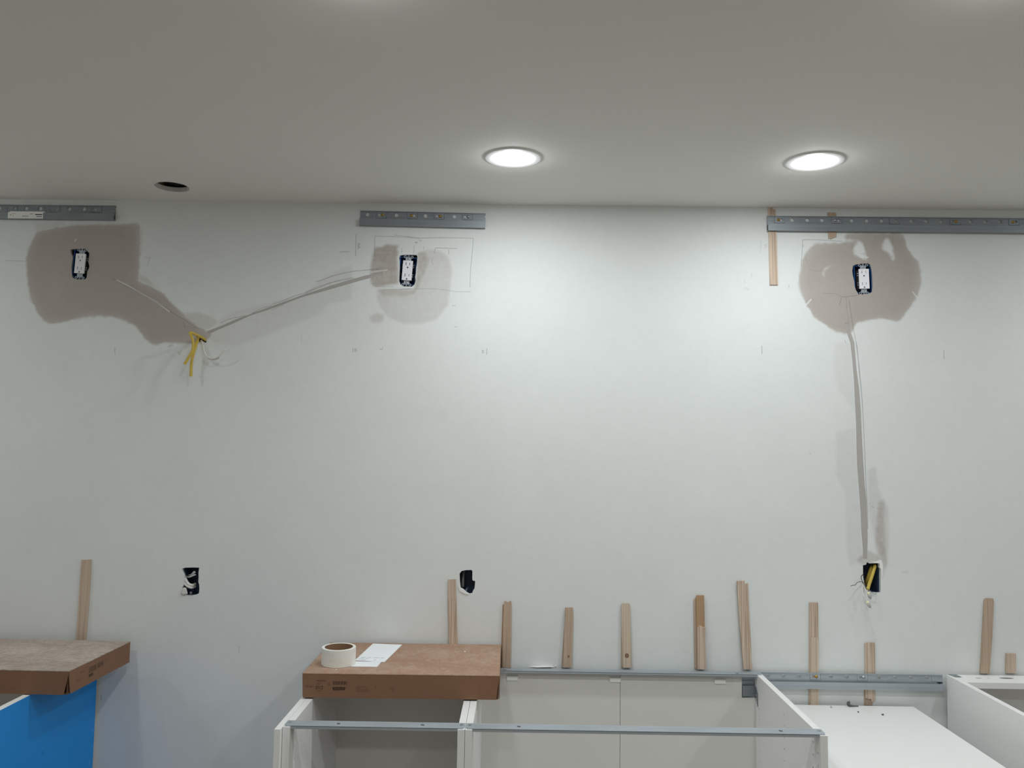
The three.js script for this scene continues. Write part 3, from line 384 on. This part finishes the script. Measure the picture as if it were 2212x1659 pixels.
{ // middle opening: grey conduit stub and strap inside
  tag(mesh('conduit', capped([[-0.1769, 1.1742, -0.05], [-0.1786, 1.1567, -0.045], [-0.1793, 1.1368, -0.04], [-0.1794, 1.1195, -0.04]], 0.0052), std(0x8d8d8b, 0.5, 0.3)), 'grey conduit inside the middle wall opening', 'conduit');
  tag(mesh('conduit_clip', capped([[-0.1635, 1.1173, -0.04], [-0.1663, 1.1124, -0.02], [-0.1684, 1.1093, -0.014]], 0.0032), std(0x7c8794, 0.4, 0.3)), 'short grey strap at the foot of the middle wall opening', 'clip');
  const torn = poly([[-0.1909, 1.126], [-0.1868, 1.1366], [-0.1842, 1.1219], [-0.1759, 1.1177], [-0.1709, 1.1137], [-0.165, 1.1077], [-0.1575, 1.1025], [-0.169, 1.1028], [-0.179, 1.1083], [-0.1865, 1.1122]]);
  tag(mesh('torn_paper', slab(torn, 0.0002, 0.0025), M.plaster), 'torn white plasterboard paper below the middle wall opening', 'paper');
}
{ // right opening
  tag(mesh('yellow_cable', capped([[1.1617, 1.147, -0.05], [1.1592, 1.1644, -0.03], [1.1628, 1.1831, -0.022], [1.1715, 1.2023, -0.026], [1.1861, 1.209, -0.05]], 0.0062), M.yellow), 'back yellow cable folded inside the right wall opening', 'cable', 'yellow cables in the right wall box');
  tag(mesh('yellow_cable', capped([[1.1906, 1.2123, -0.05], [1.1769, 1.2098, -0.012], [1.1695, 1.1943, -0.006], [1.158, 1.1716, 0.002], [1.1486, 1.153, 0.008], [1.1421, 1.14, 0.014]], 0.0052), M.yellow), 'front yellow cable with its loop in the right wall opening', 'cable', 'yellow cables in the right wall box');
  const wire = (label, pts, r, mat) => tag(mesh('loose_wire', capped(pts, r, 40, 8), mat), label, 'wire', 'loose wires at the right wall box');
  wire('dark looped wire bending out of the right wall opening', [[1.1494, 1.1708, -0.03], [1.1361, 1.1828, 0], [1.1269, 1.1861, 0.012], [1.1194, 1.1813, 0.02], [1.1181, 1.1725, 0.025], [1.1213, 1.1626, 0.03], [1.1255, 1.1518, 0.035], [1.1275, 1.1409, 0.04]], 0.0012, M.wireBlack);
  wire('thin kinked wire reaching left from the right wall opening', [[1.1297, 1.1585, 0.004], [1.1189, 1.1647, 0.02], [1.1042, 1.1664, 0.035], [1.0936, 1.1641, 0.045], [1.0853, 1.1598, 0.055], [1.0738, 1.1604, 0.065], [1.0643, 1.1586, 0.07]], 0.0009, M.wireBlack);
  wire('pale wire running down to the upper cream wire nut', [[1.1376, 1.1586, -0.01], [1.1284, 1.1525, 0.02], [1.1244, 1.1441, 0.04], [1.1275, 1.1376, 0.045]], 0.0012, M.cableWhite);
  wire('pale wire running down to the lower cream wire nut', [[1.144, 1.1614, -0.02], [1.123, 1.1525, 0.02], [1.1135, 1.1397, 0.04], [1.1145, 1.1234, 0.05], [1.122, 1.1091, 0.052]], 0.0011, M.cableWhite);
  wire('grey wire crossing the bottom edge of the right wall opening', [[1.16, 1.1323, -0.02], [1.1507, 1.134, 0.01], [1.1552, 1.1291, 0.012], [1.1666, 1.1259, 0.008], [1.1819, 1.1246, -0.01]], 0.0013, M.nutGrey);
  const nut = (label, a, b, c) => {
    const t = thing('wire_nut', label, 'wire nut', a, 'wire nuts at the right wall box'), dir = new THREE.Vector3(...c).sub(new THREE.Vector3(...a)), L = dir.length(); t.quaternion.setFromUnitVectors(new THREE.Vector3(0, 1, 0), dir.normalize());
    mesh('collar', new THREE.LatheGeometry([[0.0008, -0.001], [0.0042, 0], [0.0044, 0.005], [0.003, 0.0075]].map((v) => new THREE.Vector2(...v)), 12), M.nutCream, t);
    mesh('cap', new THREE.LatheGeometry([[0.003, 0.005], [0.0058, 0.009], [0.0055, 0.014], [0.003, L * 0.9], [0.0001, L]].map((v) => new THREE.Vector2(...v)), 12), M.nutGrey, t);
  };
  nut('upper wire nut hanging at the bottom of the right wall opening', [1.1294, 1.1356, 0.045], 0, [1.1368, 1.1146, 0.05]);
  nut('lower wire nut hanging beneath the right wall opening', [1.1236, 1.1077, 0.053], 0, [1.1322, 1.0876, 0.058]);
  const strip = poly([[1.1609, 1.2248], [1.1928, 1.2324], [1.1984, 1.2151], [1.1968, 1.187], [1.1949, 1.174], [1.1922, 1.202], [1.1873, 1.2085], [1.1871, 1.2219]]);
  tag(mesh('torn_paper', slab(strip, 0.0002, 0.002), M.plaster), 'loose white paper edge at the right wall opening corner', 'paper');
}
// cables hanging out of the slot between the two filled channels
tag(mesh('yellow_cable', capped([[-1.065, 1.9311, -0.02], [-1.0571, 1.9318, 0.004], [-1.0639, 1.9385, 0.035], [-1.0726, 1.9429, 0.06], [-1.0797, 1.9459, 0.07], [-1.0788, 1.9406, 0.076], [-1.0727, 1.9301, 0.078], [-1.068, 1.9161, 0.078], [-1.0669, 1.8994, 0.078], [-1.0692, 1.8811, 0.08], [-1.0773, 1.8642, 0.082], [-1.0836, 1.8511, 0.084], [-1.0897, 1.8393, 0.086]], 0.0046, 90), M.yellow), 'yellow cable looping over and ending in the shorter left end', 'cable', 'cut yellow cables hanging out of the wall');
tag(mesh('yellow_cable', capped([[-1.0881, 1.9335, -0.02], [-1.0803, 1.9358, 0.004], [-1.0724, 1.9247, 0.03], [-1.0699, 1.9098, 0.045], [-1.071, 1.8934, 0.052], [-1.0733, 1.8773, 0.056], [-1.0763, 1.8603, 0.058], [-1.0775, 1.8421, 0.059], [-1.0772, 1.8227, 0.06], [-1.077, 1.8028, 0.06]], 0.0049, 80), M.yellow), 'yellow cable hanging straight down from the wall slot', 'cable', 'cut yellow cables hanging out of the wall');
tag(mesh('white_wire', capped([[-1.0774, 1.9296, -0.015], [-1.0673, 1.9278, 0.006], [-1.0527, 1.904, 0.03], [-1.0428, 1.8834, 0.04], [-1.0296, 1.8686, 0.046], [-1.0124, 1.8626, 0.05], [-0.9964, 1.8649, 0.055], [-0.9846, 1.8716, 0.06], [-0.9726, 1.8827, 0.066], [-0.9618, 1.8916, 0.07]], 0.0024, 80), M.cableWhite), 'front white wire curling to the right of the yellow cables', 'wire', 'white wires hanging out of the wall');
tag(mesh('white_wire', capped([[-1.0794, 1.9296, -0.015], [-1.0707, 1.9267, 0.004], [-1.0582, 1.9023, 0.022], [-1.0505, 1.8831, 0.03], [-1.0399, 1.8696, 0.036], [-1.0251, 1.8622, 0.04], [-1.0073, 1.8605, 0.046], [-0.9923, 1.8633, 0.052], [-0.9865, 1.8669, 0.055]], 0.0022, 80), M.cableWhite), 'back white wire in the shorter curl beside the yellow cables', 'wire', 'white wires hanging out of the wall');

// ---------------------------------------------------------------- base cabinets
const ZB = 0.0318, ZC = 0.614;
function sidePanel(xa, xb, y0, inner, core = false) {        // inner: +1 when the drilled face looks to +x
  const s = poly([[ZB - 0.006, y0], [ZC, y0], [ZC, TOP], [ZB - 0.006, TOP]]);
  for (const [z, off] of [[0.078, 0.066], [0.322, 0.04], [0.559, 0.034], [0.593, 0.05]]) for (let y = TOP - off; y > 0.45; y -= 0.032) s.holes.push(disc(z, y, 0.0033, 8));
  const a = slab(s, 0, 0.0145), b = slab(poly([[ZB - 0.006, y0], [ZC, y0], [ZC, TOP], [ZB - 0.006, TOP]]), 0.0145, xb - xa);
  const g = merge([a, b]); if (core) { const c = slab(poly([[ZB + 0.02, 0.44], [ZC - 0.01, 0.44], [ZC - 0.01, TOP - 0.02], [ZB + 0.02, TOP - 0.02]]), 0.0132, 0.0142).rotateY(-Math.PI / 2); return inner > 0 ? c.translate(xb, 0, 0) : c.scale(-1, 1, 1).translate(xa, 0, 0); } g.rotateY(-Math.PI / 2);           // shape x -> world z, depth -> world -x
  return inner > 0 ? g.translate(xb, 0, 0) : g.scale(-1, 1, 1).translate(xa, 0, 0);
}
const flip = (g) => { const p = g.attributes; for (let i = 0; i < p.position.count; i += 3) for (const k of ['position', 'normal', 'uv']) { const a = p[k], n = a.itemSize; for (let c = 0; c < n; c++) { const q = a.array[(i + 1) * n + c]; a.array[(i + 1) * n + c] = a.array[(i + 2) * n + c]; a.array[(i + 2) * n + c] = q; } } return g; };
function rail(xa, xb, z0, z1, slots) {                        // galvanised top rail with end tabs and slots
  const s = poly([[xa, z0], [xb, z0], [xb, z1 - 0.012], [xb - 0.004, z1], [xa + 0.004, z1], [xa, z1 - 0.012]]);
  for (const x of slots) s.holes.push(poly([[x - 0.004, z0 + 0.014], [x + 0.005, z0 + 0.016], [x + 0.005, z0 + 0.026], [x - 0.004, z0 + 0.024]], THREE.Path));
  const top = slab(s, 0, 0.0016).rotateX(Math.PI / 2).translate(0, TOP + 0.0018, 0);
  return merge([top, box(xa + 0.017, xb - 0.017, TOP - 0.006, TOP + 0.001, z1 - 0.0018, z1), box(xa + 0.017, xb - 0.017, TOP - 0.014, TOP + 0.001, z0, z0 + 0.0016)]);
}
function baseCabinet(label, xa, xb, notch, seam) {
  const t = thing('base_cabinet', label, 'cabinet', [(xa + xb) / 2, 0, 0], 'open white base cabinets'), ox = -(xa + xb) / 2, y0 = 0.11, th = 0.018;
  const P = (name, g, m) => mesh(name, g.translate(ox, 0, 0), m, t);
  const lp = P('side_panel', sidePanel(xa, xa + th, y0, 1), M.white); mesh('chipboard_core', sidePanel(xa, xa + th, y0, 1, true).translate(ox, 0, 0), M.chipboard, lp);
  const rp = P('side_panel', flip(sidePanel(xb - th, xb, y0, -1)), M.white); mesh('chipboard_core', flip(sidePanel(xb - th, xb, y0, -1, true)).translate(ox, 0, 0), M.chipboard, rp);
  P('bottom_panel', box(xa + th, xb - th, y0, y0 + th, ZB, ZC), M.white);
  const zb = [ZB, ZB + 0.006], yt = TOP - 0.012;
  const panels = seam ? [[xa + th, seam - 0.0006], [seam + 0.0006, xb - th]] : [[xa + th, xb - th]];
  for (const [p, q] of panels) {
    const pts = notch && q > xb - 0.05 ? [[p, y0 + th], [q, y0 + th], [q, yt - 0.065], [q - 0.044, yt - 0.065], [q - 0.044, yt], [p, yt]] : [[p, y0 + th], [q, y0 + th], [q, yt], [p, yt]];
    P('back_panel', slab(poly(pts), ...zb), M.inner);
  }
  P('front_rail', rail(xa + 0.001, xb - 0.001, 0.567, 0.609, [xa + 0.135, xb - 0.11]), M.zincLight);
  P('back_rail', rail(xa + 0.001, xb - 0.001, ZB - 0.004, ZB + 0.026, [xa + 0.09, xb - 0.08]), M.zincLight);
  for (const z of [0.583, ZB + 0.012]) for (const x of [xa + 0.01, xb - 0.01]) P('screw', new THREE.CylinderGeometry(0.0042, 0.0046, 0.0014, 14).translate(x, TOP + 0.0024, z), M.steelScrew);
  if (seam) for (const x of [-0.01, 0.32, 0.655]) P('back_clip', rbox(x - 0.018, x + 0.018, yt - 0.022, yt - 0.008, zb[1], zb[1] + 0.004, 0.0015), M.whiteEdge);
  if (notch) {
    const b = P('suspension_bracket', merge([box(xb - th - 0.041, xb - th - 0.0015, yt - 0.061, yt - 0.028, ZB + 0.001, ZB + 0.003), slab(poly([[ZB + 0.003, yt - 0.03], [ZB + 0.02, yt - 0.03], [ZB + 0.032, yt - 0.042], [ZB + 0.032, yt - 0.085], [ZB + 0.018, yt - 0.07], [ZB + 0.003, yt - 0.061]]), 0, 0.0018).rotateY(-Math.PI / 2).translate(xb - th - 0.0003, 0, 0)]), M.zinc);
    for (const dy of [0.05, 0.062, 0.074]) mesh('screw', new THREE.SphereGeometry(0.0022, 8, 6).translate(xb - th - 0.002 + ox, yt - dy, ZB + 0.024), M.steelScrew, b);
  }
  return t;
}
baseCabinet('narrow open base cabinet under the middle cardboard box', -0.587, -0.1265, false, null);
baseCabinet('wide open base cabinet with centre seam in its back panel', -0.1255, 0.787, true, 0.336);
tag(mesh('cover_panel', rbox(-0.6035, -0.588, 0, TOP, ZB - 0.006, ZC + 0.018, 0.0008), M.white), 'white cover panel on the left side of the narrow cabinet', 'panel');
{ // low cabinet between the wide one and the right one: only its top shows
  const t = thing('low_cabinet', 'low white cabinet whose flat top lies below the metal rail', 'cabinet', [1.04, 0, 0]), y = 0.771, P = (n, g) => mesh(n, g.translate(-1.04, 0, 0), M.white, t);
  P('top_panel', rbox(0.806, 1.281, y - 0.018, y, 0.016, 0.62, 0.001)); P('side_panel', box(0.806, 0.824, 0, y - 0.018, 0.016, 0.618)); P('side_panel', box(1.263, 1.281, 0, y - 0.018, 0.016, 0.618)); P('front_panel', box(0.806, 1.281, 0, y - 0.0185, 0.6185, 0.636)); P('back_panel', box(0.824, 1.263, 0.05, y - 0.018, 0.02, 0.026));
}
{ // right cabinet
  const t = thing('base_cabinet', 'right base cabinet with a white back stretcher under two shims', 'cabinet', [1.62, 0, 0], 'open white base cabinets'), P = (n, g, m = M.white) => mesh(n, g.translate(-1.62, 0, 0), m, t), xa = 1.39, xb = 1.99, zb = 0.014;
  P('side_panel', rbox(xa, xa + 0.018, 0.11, TOP, zb, ZC, 0.0008)); P('side_panel', rbox(xb - 0.018, xb, 0.11, TOP, zb, ZC, 0.0008)); P('bottom_panel', box(xa + 0.018, xb - 0.018, 0.11, 0.128, zb, ZC)); P('back_panel', box(xa + 0.018, xb - 0.018, 0.128, TOP - 0.02, zb, zb + 0.006), M.inner);
  const s = poly([[xa + 0.0182, zb], [xb - 0.0182, zb], [xb - 0.0182, zb + 0.088], [xa + 0.0182, zb + 0.088]]);
  for (const [x, z, w, h] of [[1.473, 0.05, 0.011, 0.004], [1.505, 0.05, 0.0045, 0.003], [1.565, 0.045, 0.024, 0.008]]) s.holes.push(poly(Array.from({ length: 16 }, (_, i) => [x + w * Math.cos(i / 8 * Math.PI), z + h * Math.sin(i / 8 * Math.PI)]), THREE.Path));
  P('back_stretcher', slab(s, 0, 0.018).rotateX(Math.PI / 2).translate(0, TOP - 0.0002, 0));
  P('fitting_inlay', merge([[1.473, 0.05, 0.011, 0.004], [1.505, 0.05, 0.0045, 0.003], [1.565, 0.045, 0.024, 0.008]].map(([x, z, w, h]) => new THREE.CylinderGeometry(1, 1, 0.014, 16).scale(w, 1, h).translate(x, TOP - 0.0085, z))), M.greyPlastic);
  P('corner_plate', slab(poly([[xa + 0.004, zb], [xa + 0.03, zb], [xa + 0.032, zb + 0.032], [xa + 0.012, zb + 0.032]]), 0, 0.0012).rotateX(Math.PI / 2).translate(0, TOP + 0.0013, 0), M.zinc);
}
{ // left cabinet with blue protective film
  const t = thing('base_cabinet', 'left base cabinet with a side panel in blue film', 'cabinet', [-1.6, 0, 0], 'open white base cabinets'), P = (n, g, m = M.white) => mesh(n, g.translate(1.6, 0, 0), m, t), xb = -1.361, xa = -2.1, zb = 0.012;
  P('side_panel', rbox(xb - 0.019, xb - 0.0006, 0, TOP + 0.002, zb, ZC, 0.0008), M.whiteEdge); 
  const filmTex = (() => {                       // scuffs and a pen loop on the film, 1 px = 1 mm
    const c = document.createElement('canvas'); c.width = 1024; c.height = 1024; const g = c.getContext('2d'), Z = (p) => (ZC - p[2]) * 1600, Y = (p) => (TOP - p[1]) * 1600;
    g.fillStyle = '#0a90e4'; g.fillRect(0, 0, 1024, 1024);
    const line = (pts, w, col) => { g.strokeStyle = col; g.lineWidth = w; g.lineCap = 'round'; g.beginPath(); pts.forEach((p, i) => (i ? g.lineTo(Z(p), Y(p)) : g.moveTo(Z(p), Y(p)))); g.stroke(); };
    line([[-1.361, 0.6971, 0.3085], [-1.361, 0.6929, 0.3151], [-1.361, 0.6876, 0.3146], [-1.361, 0.685, 0.3073], [-1.361, 0.6922, 0.3056]], 3, '#0a6cb4');
    line([[-1.361, 0.6845, 0.0354], [-1.361, 0.6724, 0.0429]], 3, '#5fb4ec'); line([[-1.361, 0.658, 0.0211], [-1.361, 0.653, 0.0235]], 5, '#7fc4f0'); line([[-1.361, 0.5679, 0.0325], [-1.361, 0.5526, 0.0339]], 9, '#3ea4e8');
    const t = new THREE.CanvasTexture(c); t.colorSpace = THREE.SRGBColorSpace; return t;
  })();
  const film = P('protective_film', planar(box(xb - 0.0006, xb, 0.233, TOP + 0.0005, zb + 0.0005, ZC - 0.001), (x, y, z) => (ZC - z) / 0.64, (x, y) => 1 - (TOP - y) / 0.64), std(0xffffff, 0.5, 0, { map: filmTex })); film.userData.label = 'bright blue protective film';
  P('protective_film', box(xb - 0.0006, xb, 0.001, 0.2329, zb + 0.0005, ZC - 0.001), M.blueFilm);
  P('side_panel', box(xa, xa + 0.018, 0.11, TOP, zb, ZC)); P('bottom_panel', box(xa + 0.018, xb - 0.019, 0.11, 0.128, zb, ZC)); P('back_panel', box(xa + 0.018, xb - 0.019, 0.128, TOP - 0.02, zb, zb + 0.006), M.inner);
  P('front_rail', box(xa + 0.018, xb - 0.02, TOP - 0.02, TOP - 0.002, 0.567, 0.609), M.zincLight);
}

// ---------------------------------------------------------------- cardboard boxes
function boardTex(w, h, base, dust, print) {
  const c = document.createElement('canvas'); c.width = w; c.height = h; const g = c.getContext('2d');
  g.fillStyle = '#fff'; g.fillRect(0, 0, w, h); if (print) print(g, w, h);
  const d = g.getImageData(0, 0, w, h).data;
  return dataTex(w, h, (i, j) => {
    const k = ((h - 1 - j) * w + i) * 4, x = i / h, y = j / h, ink = d[k] / 255, n = fbm(x * 9, y * 60) - 0.5, f = vnoise(x * 160, y * 160) - 0.5;
    let b = base.map((v) => (v + 10 * n + 6 * f) * (0.22 + 0.78 * ink));
    if (dust) { const s = dust * (0.25 + 0.75 * sstep(0.3, 0.75, 0.4 * fbm(x * 4 + 1, y * 4 + dust) + 0.25 * fbm(x * 22 + y * 14, y * 30 - x * 9) + 0.35 * fbm(x * 60, y * 60))); b = b.map((v, m) => v + ([226, 220, 214][m] - v) * s); }
    return b.map((v) => Math.max(0, Math.min(255, v)));
  });
}
function cartonLabel(g, w, h) {                              // print on the front of the middle box, 424 x 53 units
  const s = w / 424; g.scale(s, s); g.fillStyle = '#000'; g.strokeStyle = '#000';
  g.globalAlpha = 0.75; g.font = 'bold 3.6px sans-serif'; g.fillText('MAXIMERA', 31, 18.2);
  g.globalAlpha = 0.45; for (const [x, y, l] of [[31, 21.5, 9], [31, 24.5, 7], [55, 22, 5], [55, 25, 6], [31, 37.5, 13], [67, 37, 16], [97, 19, 0]]) if (l) g.fillRect(x, y, l, 0.9);
  g.globalAlpha = 0.8; g.fillRect(29.5, 28, 15, 6.4); g.globalAlpha = 1; g.fillStyle = '#fff'; g.beginPath(); g.ellipse(37, 31.2, 7, 2.8, 0, 0, 7); g.fill(); g.fillStyle = '#000'; g.globalAlpha = 0.85; g.font = 'bold 3.4px sans-serif'; g.fillText('IKEA', 32.4, 32.4);
  g.globalAlpha = 0.8; let x = 66, k = 0; while (x < 97) { const b = 0.35 + ((k * 37) % 5) * 0.22; g.fillRect(x, 17, b, 7.6); x += b + 0.35 + ((k * 17) % 4) * 0.25; k++; }
  g.fillRect(66, 29.6, 26.5, 6.4); g.globalAlpha = 1; g.fillStyle = '#ddd'; g.font = 'bold 4.6px sans-serif'; g.fillText('702.656.33', 67.4, 34.5); g.fillStyle = '#000';
  g.globalAlpha = 0.35; for (const [X, y, l] of [[116, 28, 22], [116, 31, 11], [116, 33.5, 27], [116, 36, 31], [116, 38.5, 24], [192, 28, 7], [190, 31.5, 9], [194, 35, 5], [93, 29.8, 5]]) g.fillRect(X, y, l, 0.9);
  g.globalAlpha = 0.6; g.font = 'bold 5px sans-serif'; g.fillText('1', 156, 29.5);
  g.globalAlpha = 0.5; g.lineWidth = 0.6; g.beginPath(); g.ellipse(15.5, 28.3, 9.5, 2.3, 0, 0, 7); g.stroke(); g.fillRect(9, 27.6, 5, 1.2); g.fillRect(16, 28.8, 5, 1.2);
}
function sideLabel(g, w, h) {                                // print on the end of the left box
  g.fillStyle = '#000'; g.globalAlpha = 0.55; const bars = (x0, x1, y0, y1) => { let x = x0, k = 0; while (x < x1) { const b = 1 + (k * 7) % 4; g.fillRect(x, y0, b, y1 - y0); x += b + 1 + (k * 5) % 3; k++; } };
  bars(0.30 * w, 0.415 * w, 0.28 * h, 0.52 * h); bars(0.43 * w, 0.53 * w, 0.28 * h, 0.5 * h); g.fillRect(0.30 * w, 0.58 * h, 0.07 * w, 0.13 * h); g.globalAlpha = 0.35; g.fillRect(0.16 * w, 0.3 * h, 0.07 * w, 0.04 * h); g.fillRect(0.55 * w, 0.3 * h, 0.04 * w, 0.03 * h);
  g.lineWidth = 2; g.strokeStyle = '#000'; g.beginPath(); g.ellipse(0.15 * w, 0.6 * h, 0.055 * w, 0.06 * h, 0, 0, 7); g.stroke(); g.fillRect(0.12 * w, 0.58 * h, 0.05 * w, 0.03 * h);
}
const CARD = [136, 101, 77];  // front and sides: weaker light there is darkened into the board colour
function carton(label, x0, x1, z0, z1, h, turn, o) {
  const w = x1 - x0, d = z1 - z0, t = thing('cardboard_box', label, 'box', [(x0 + x1) / 2, TOP + 0.0045, (z0 + z1) / 2], 'flat cardboard boxes on the cabinets'); t.rotation.y = turn;
  const a = w / 2, b = d / 2, k = 0.003, plain = std(0xffffff, 0.85, 0, { map: boardTex(512, 64, CARD, 0) });
  const front = std(0xffffff, 0.85, 0, { map: boardTex(2048, 256, CARD, 0, o.front) }), side = std(0xffffff, 0.85, 0, { map: boardTex(1024, 192, CARD, 0, o.side) }), topM = std(0xffffff, 0.9, 0, { map: boardTex(1024, 682, o.topColor, o.dust) });
  const g = o.gap;       // how far the corner flaps gape at the foot
  const topG = rbox(-a, a, h - k, h, -b, b, 0.0012); planar(topG, (x) => (x + a) / w, (x, y, z) => (b - z) / d); mesh('top_panel', topG, topM, t);
  const fp = slab(poly([[-a + 0.001 + g * 0.3, 0], [a - 0.001 - g, 0], [a - 0.001, h - k], [-a + 0.001, h - k]]), b - k, b); mesh('front_panel', planar(fp, (x) => (x + a) / w, (x, y) => y / h), front, t);
  const bp = slab(poly([[-a + 0.004, 0], [a - 0.004, 0], [a - 0.004, h - k], [-a + 0.004, h - k]]), -b, -b + k); mesh('back_panel', planar(bp, (x) => (x + a) / w, (x, y) => y / h), plain, t);
  const sp = (s) => { const q = slab(poly([[-b + k, 0], [b - k - g * 0.9, 0], [b - k * 0.4, h - k], [-b + k, h - k]]), 0, k).rotateY(-Math.PI / 2); return planar(q.translate(s > 0 ? a : -a + k, 0, 0), (x, y, z) => (b - z) / d, (x, y) => y / h); };
  mesh('side_panel', sp(1), side, t); mesh('side_panel', sp(-1), plain, t);
  mesh('bottom_panel', box(-a + 0.004, a - 0.004, 0, k, -b + 0.004, b - 0.004), M.cardEdge, t);
  for (const s of [-1, 1]) mesh('corner_flap', slab(poly([[-0.0015, 0.003], [0.0015, 0.003], [0.0006, h - 0.006], [-0.0006, h - 0.006]]), -0.05, 0).rotateY(0.1 * s).translate(s * (a - 0.0065), 0, b - 0.006), M.cardEdge, t);
  return t;
}
carton('cardboard box carrying a roll of tape on the narrow cabinet', -0.6015, -0.0465, 0.013, 0.379, 0.067, 0.012, { front: cartonLabel, topColor: [158, 122, 97], dust: 0.34, gap: 0.008 });
carton('dusty cardboard box overhanging the blue film panel', -2.02, -1.248, 0.03, 0.388, 0.066, -0.02, { side: sideLabel, topColor: [154, 136, 123], dust: 0.6, gap: 0.012 });
const BT = TOP + 0.0045 + 0.067;

// ---------------------------------------------------------------- things on the boxes and cabinets
{
  const c = [-0.5199, 0.9445, 0.3297], t = thing('tape_roll', 'cream roll of masking tape on the middle cardboard box', 'tape', [c[0], BT, c[2] - 0.05]), R = 0.0495, r = 0.038, H = 0.05;
  const tex = dataTex(256, 128, (i, j) => { const v = 236 + 10 * (fbm(i * 0.02, j * 0.4) - 0.5) + 8 * (vnoise(i * 0.9, j * 0.2) - 0.5); return [v, v - 1, v - 9]; });
  mesh('tape', new THREE.LatheGeometry([[r + 0.003, 0.0005], [R - 0.001, 0], [R, 0.0015], [R, H - 0.0015], [R - 0.001, H], [r + 0.003, H - 0.0005]].map((v) => new THREE.Vector2(...v)), 64), std(0xffffff, 0.75, 0, { map: tex }), t);
  mesh('core', new THREE.LatheGeometry([[r + 0.003, 0], [r + 0.003, H - 0.0004], [r, H - 0.0006], [r, 0.0004], [r + 0.003, 0]].map((v) => new THREE.Vector2(...v)), 48), std(0x8a6a50, 0.85), t);
}
function sheet(label, pts, y, print) {
  const s = poly(pts.map(([x, , z]) => [x, -z])), g = slab(s, 0, 0.0003).rotateX(-Math.PI / 2).translate(0, y, 0);
  const xs = pts.map((p) => p[0]), zs = pts.map((p) => p[2]), x0 = Math.min(...xs), x1 = Math.max(...xs), z0 = Math.min(...zs), z1 = Math.max(...zs);
  const c = document.createElement('canvas'); c.width = 512; c.height = 512; const k = c.getContext('2d'); k.fillStyle = '#f4f7f9'; k.fillRect(0, 0, 512, 512); if (print) print(k);
  const tx = new THREE.CanvasTexture(c); tx.colorSpace = THREE.SRGBColorSpace;
  tag(mesh('paper_sheet', planar(g, (x) => (x - x0) / (x1 - x0), (x, y2, z) => (z1 - z) / (z1 - z0)), std(0xffffff, 0.8, 0, { map: tx })), label, 'paper', 'papers on the middle box');
}
sheet('lower paper sheet partly under the tape roll', [[-0.5076, 0.945, 0.2482], [-0.3985, 0.945, 0.2495], [-0.402, 0.945, 0.3069], [-0.4996, 0.945, 0.3061]], BT + 0.0002);
sheet('upper white paper sheet with lines of print beside the tape', [[-0.4627, 0.945, 0.0268], [-0.3664, 0.945, 0.0361], [-0.3883, 0.945, 0.2536], [-0.48, 0.945, 0.2412]], BT + 0.0007, (k) => {
  k.fillStyle = '#8fa3b3'; for (const [x, y, l] of [[60, 398, 60], [150, 400, 40], [220, 402, 90], [60, 420, 45], [130, 424, 30], [40, 440, 30], [330, 405, 40], [80, 458, 60], [250, 462, 30]]) k.fillRect(x, y, l, 8);
});
const crumb = (label, p, r, mat = M.plaster) => { const g = new THREE.IcosahedronGeometry(r, 1), q = g.attributes.position; for (let i = 0; i < q.count; i++) { const k = 0.7 + 0.6 * hash(Math.round(q.getX(i) * 1e6), Math.round(q.getZ(i) * 1e6)); q.setXYZ(i, q.getX(i) * k, q.getY(i) * 0.7 * k, q.getZ(i) * k); } g.computeVertexNormals(); const m = mesh('crumb', g, mat); m.position.set(p[0], p[1] + r * 0.5, p[2]); return tag(m, label, 'crumb', 'plaster crumbs'); };
crumb('plaster crumb at the back edge of the middle box', [-0.1252, 0.945, -0.011], 0.005, M.gypsum);
crumb('white plaster crumb lying on the right half of the middle box', [-0.1592, 0.945, 0.1201], 0.0028);
crumb('white plaster crumb in front of the tape roll', [-0.5117, 0.945, 0.346], 0.002);
crumb('left white crumb on the wide cabinet back rail', [0.1306, 0.876, 0.0024], 0.0022);
crumb('right white crumb on the wide cabinet back rail', [0.1742, 0.876, 0.0026], 0.0028);
crumb('dark crumb nearest the middle of the low cabinet top', [1.0755, 0.772, 0.0866], 0.0028, M.greyPlastic);
crumb('dark crumb at the right of the low cabinet top', [1.1418, 0.772, 0.1102], 0.0035, M.greyPlastic);
crumb('flat grey crumb at the back left of the low cabinet top', [1.0077, 0.772, 0.0415], 0.003, M.nutGrey);
{ // plaster dust lying on the back rail
  const s = poly([[1140, 1438.5], [1160, 1437.6], [1175, 1438.6], [1192, 1439.6], [1185, 1441.4], [1150, 1441]].map(([px]) => [px, 0]).map((_, i) => [[0, 0], [0.03, -0.006], [0.06, -0.002], [0.085, 0.004], [0.075, 0.01], [0.02, 0.008]][i]));
  const p = [0.0409, 0.8745, 0.0049]; tag(mesh('plaster_dust', slab(s, 0, 0.0022).rotateX(-Math.PI / 2).translate(p[0], TOP + 0.0019, p[2] + 0.006), M.plaster), 'thin smear of white plaster on the wide cabinet back rail', 'plaster');
}
tag(mesh('plastic_strap', capped([[1.0716, 0.7854, 0.03], [1.066, 0.7835, 0.03], [1.0664, 0.7786, 0.03], [1.0731, 0.774, 0.028], [1.085, 0.7706, 0.026], [1.0997, 0.77, 0.024]], 0.0042, 40, 8), M.greyPlastic), 'bent grey plastic strap at the back edge of the low cabinet top', 'strap');
{ const p = [0.5699, 0.876, -0.0213]; tag(mesh('plastic_ring', new THREE.TorusGeometry(0.0055, 0.0008, 8, 24).scale(0.7, 1, 1).translate(p[0], TOP + 0.009, p[2]), std(0xe8ecee, 0.2)), 'small clear plastic ring standing on the wide cabinet back rail', 'ring'); }

renderer.render(scene, camera);
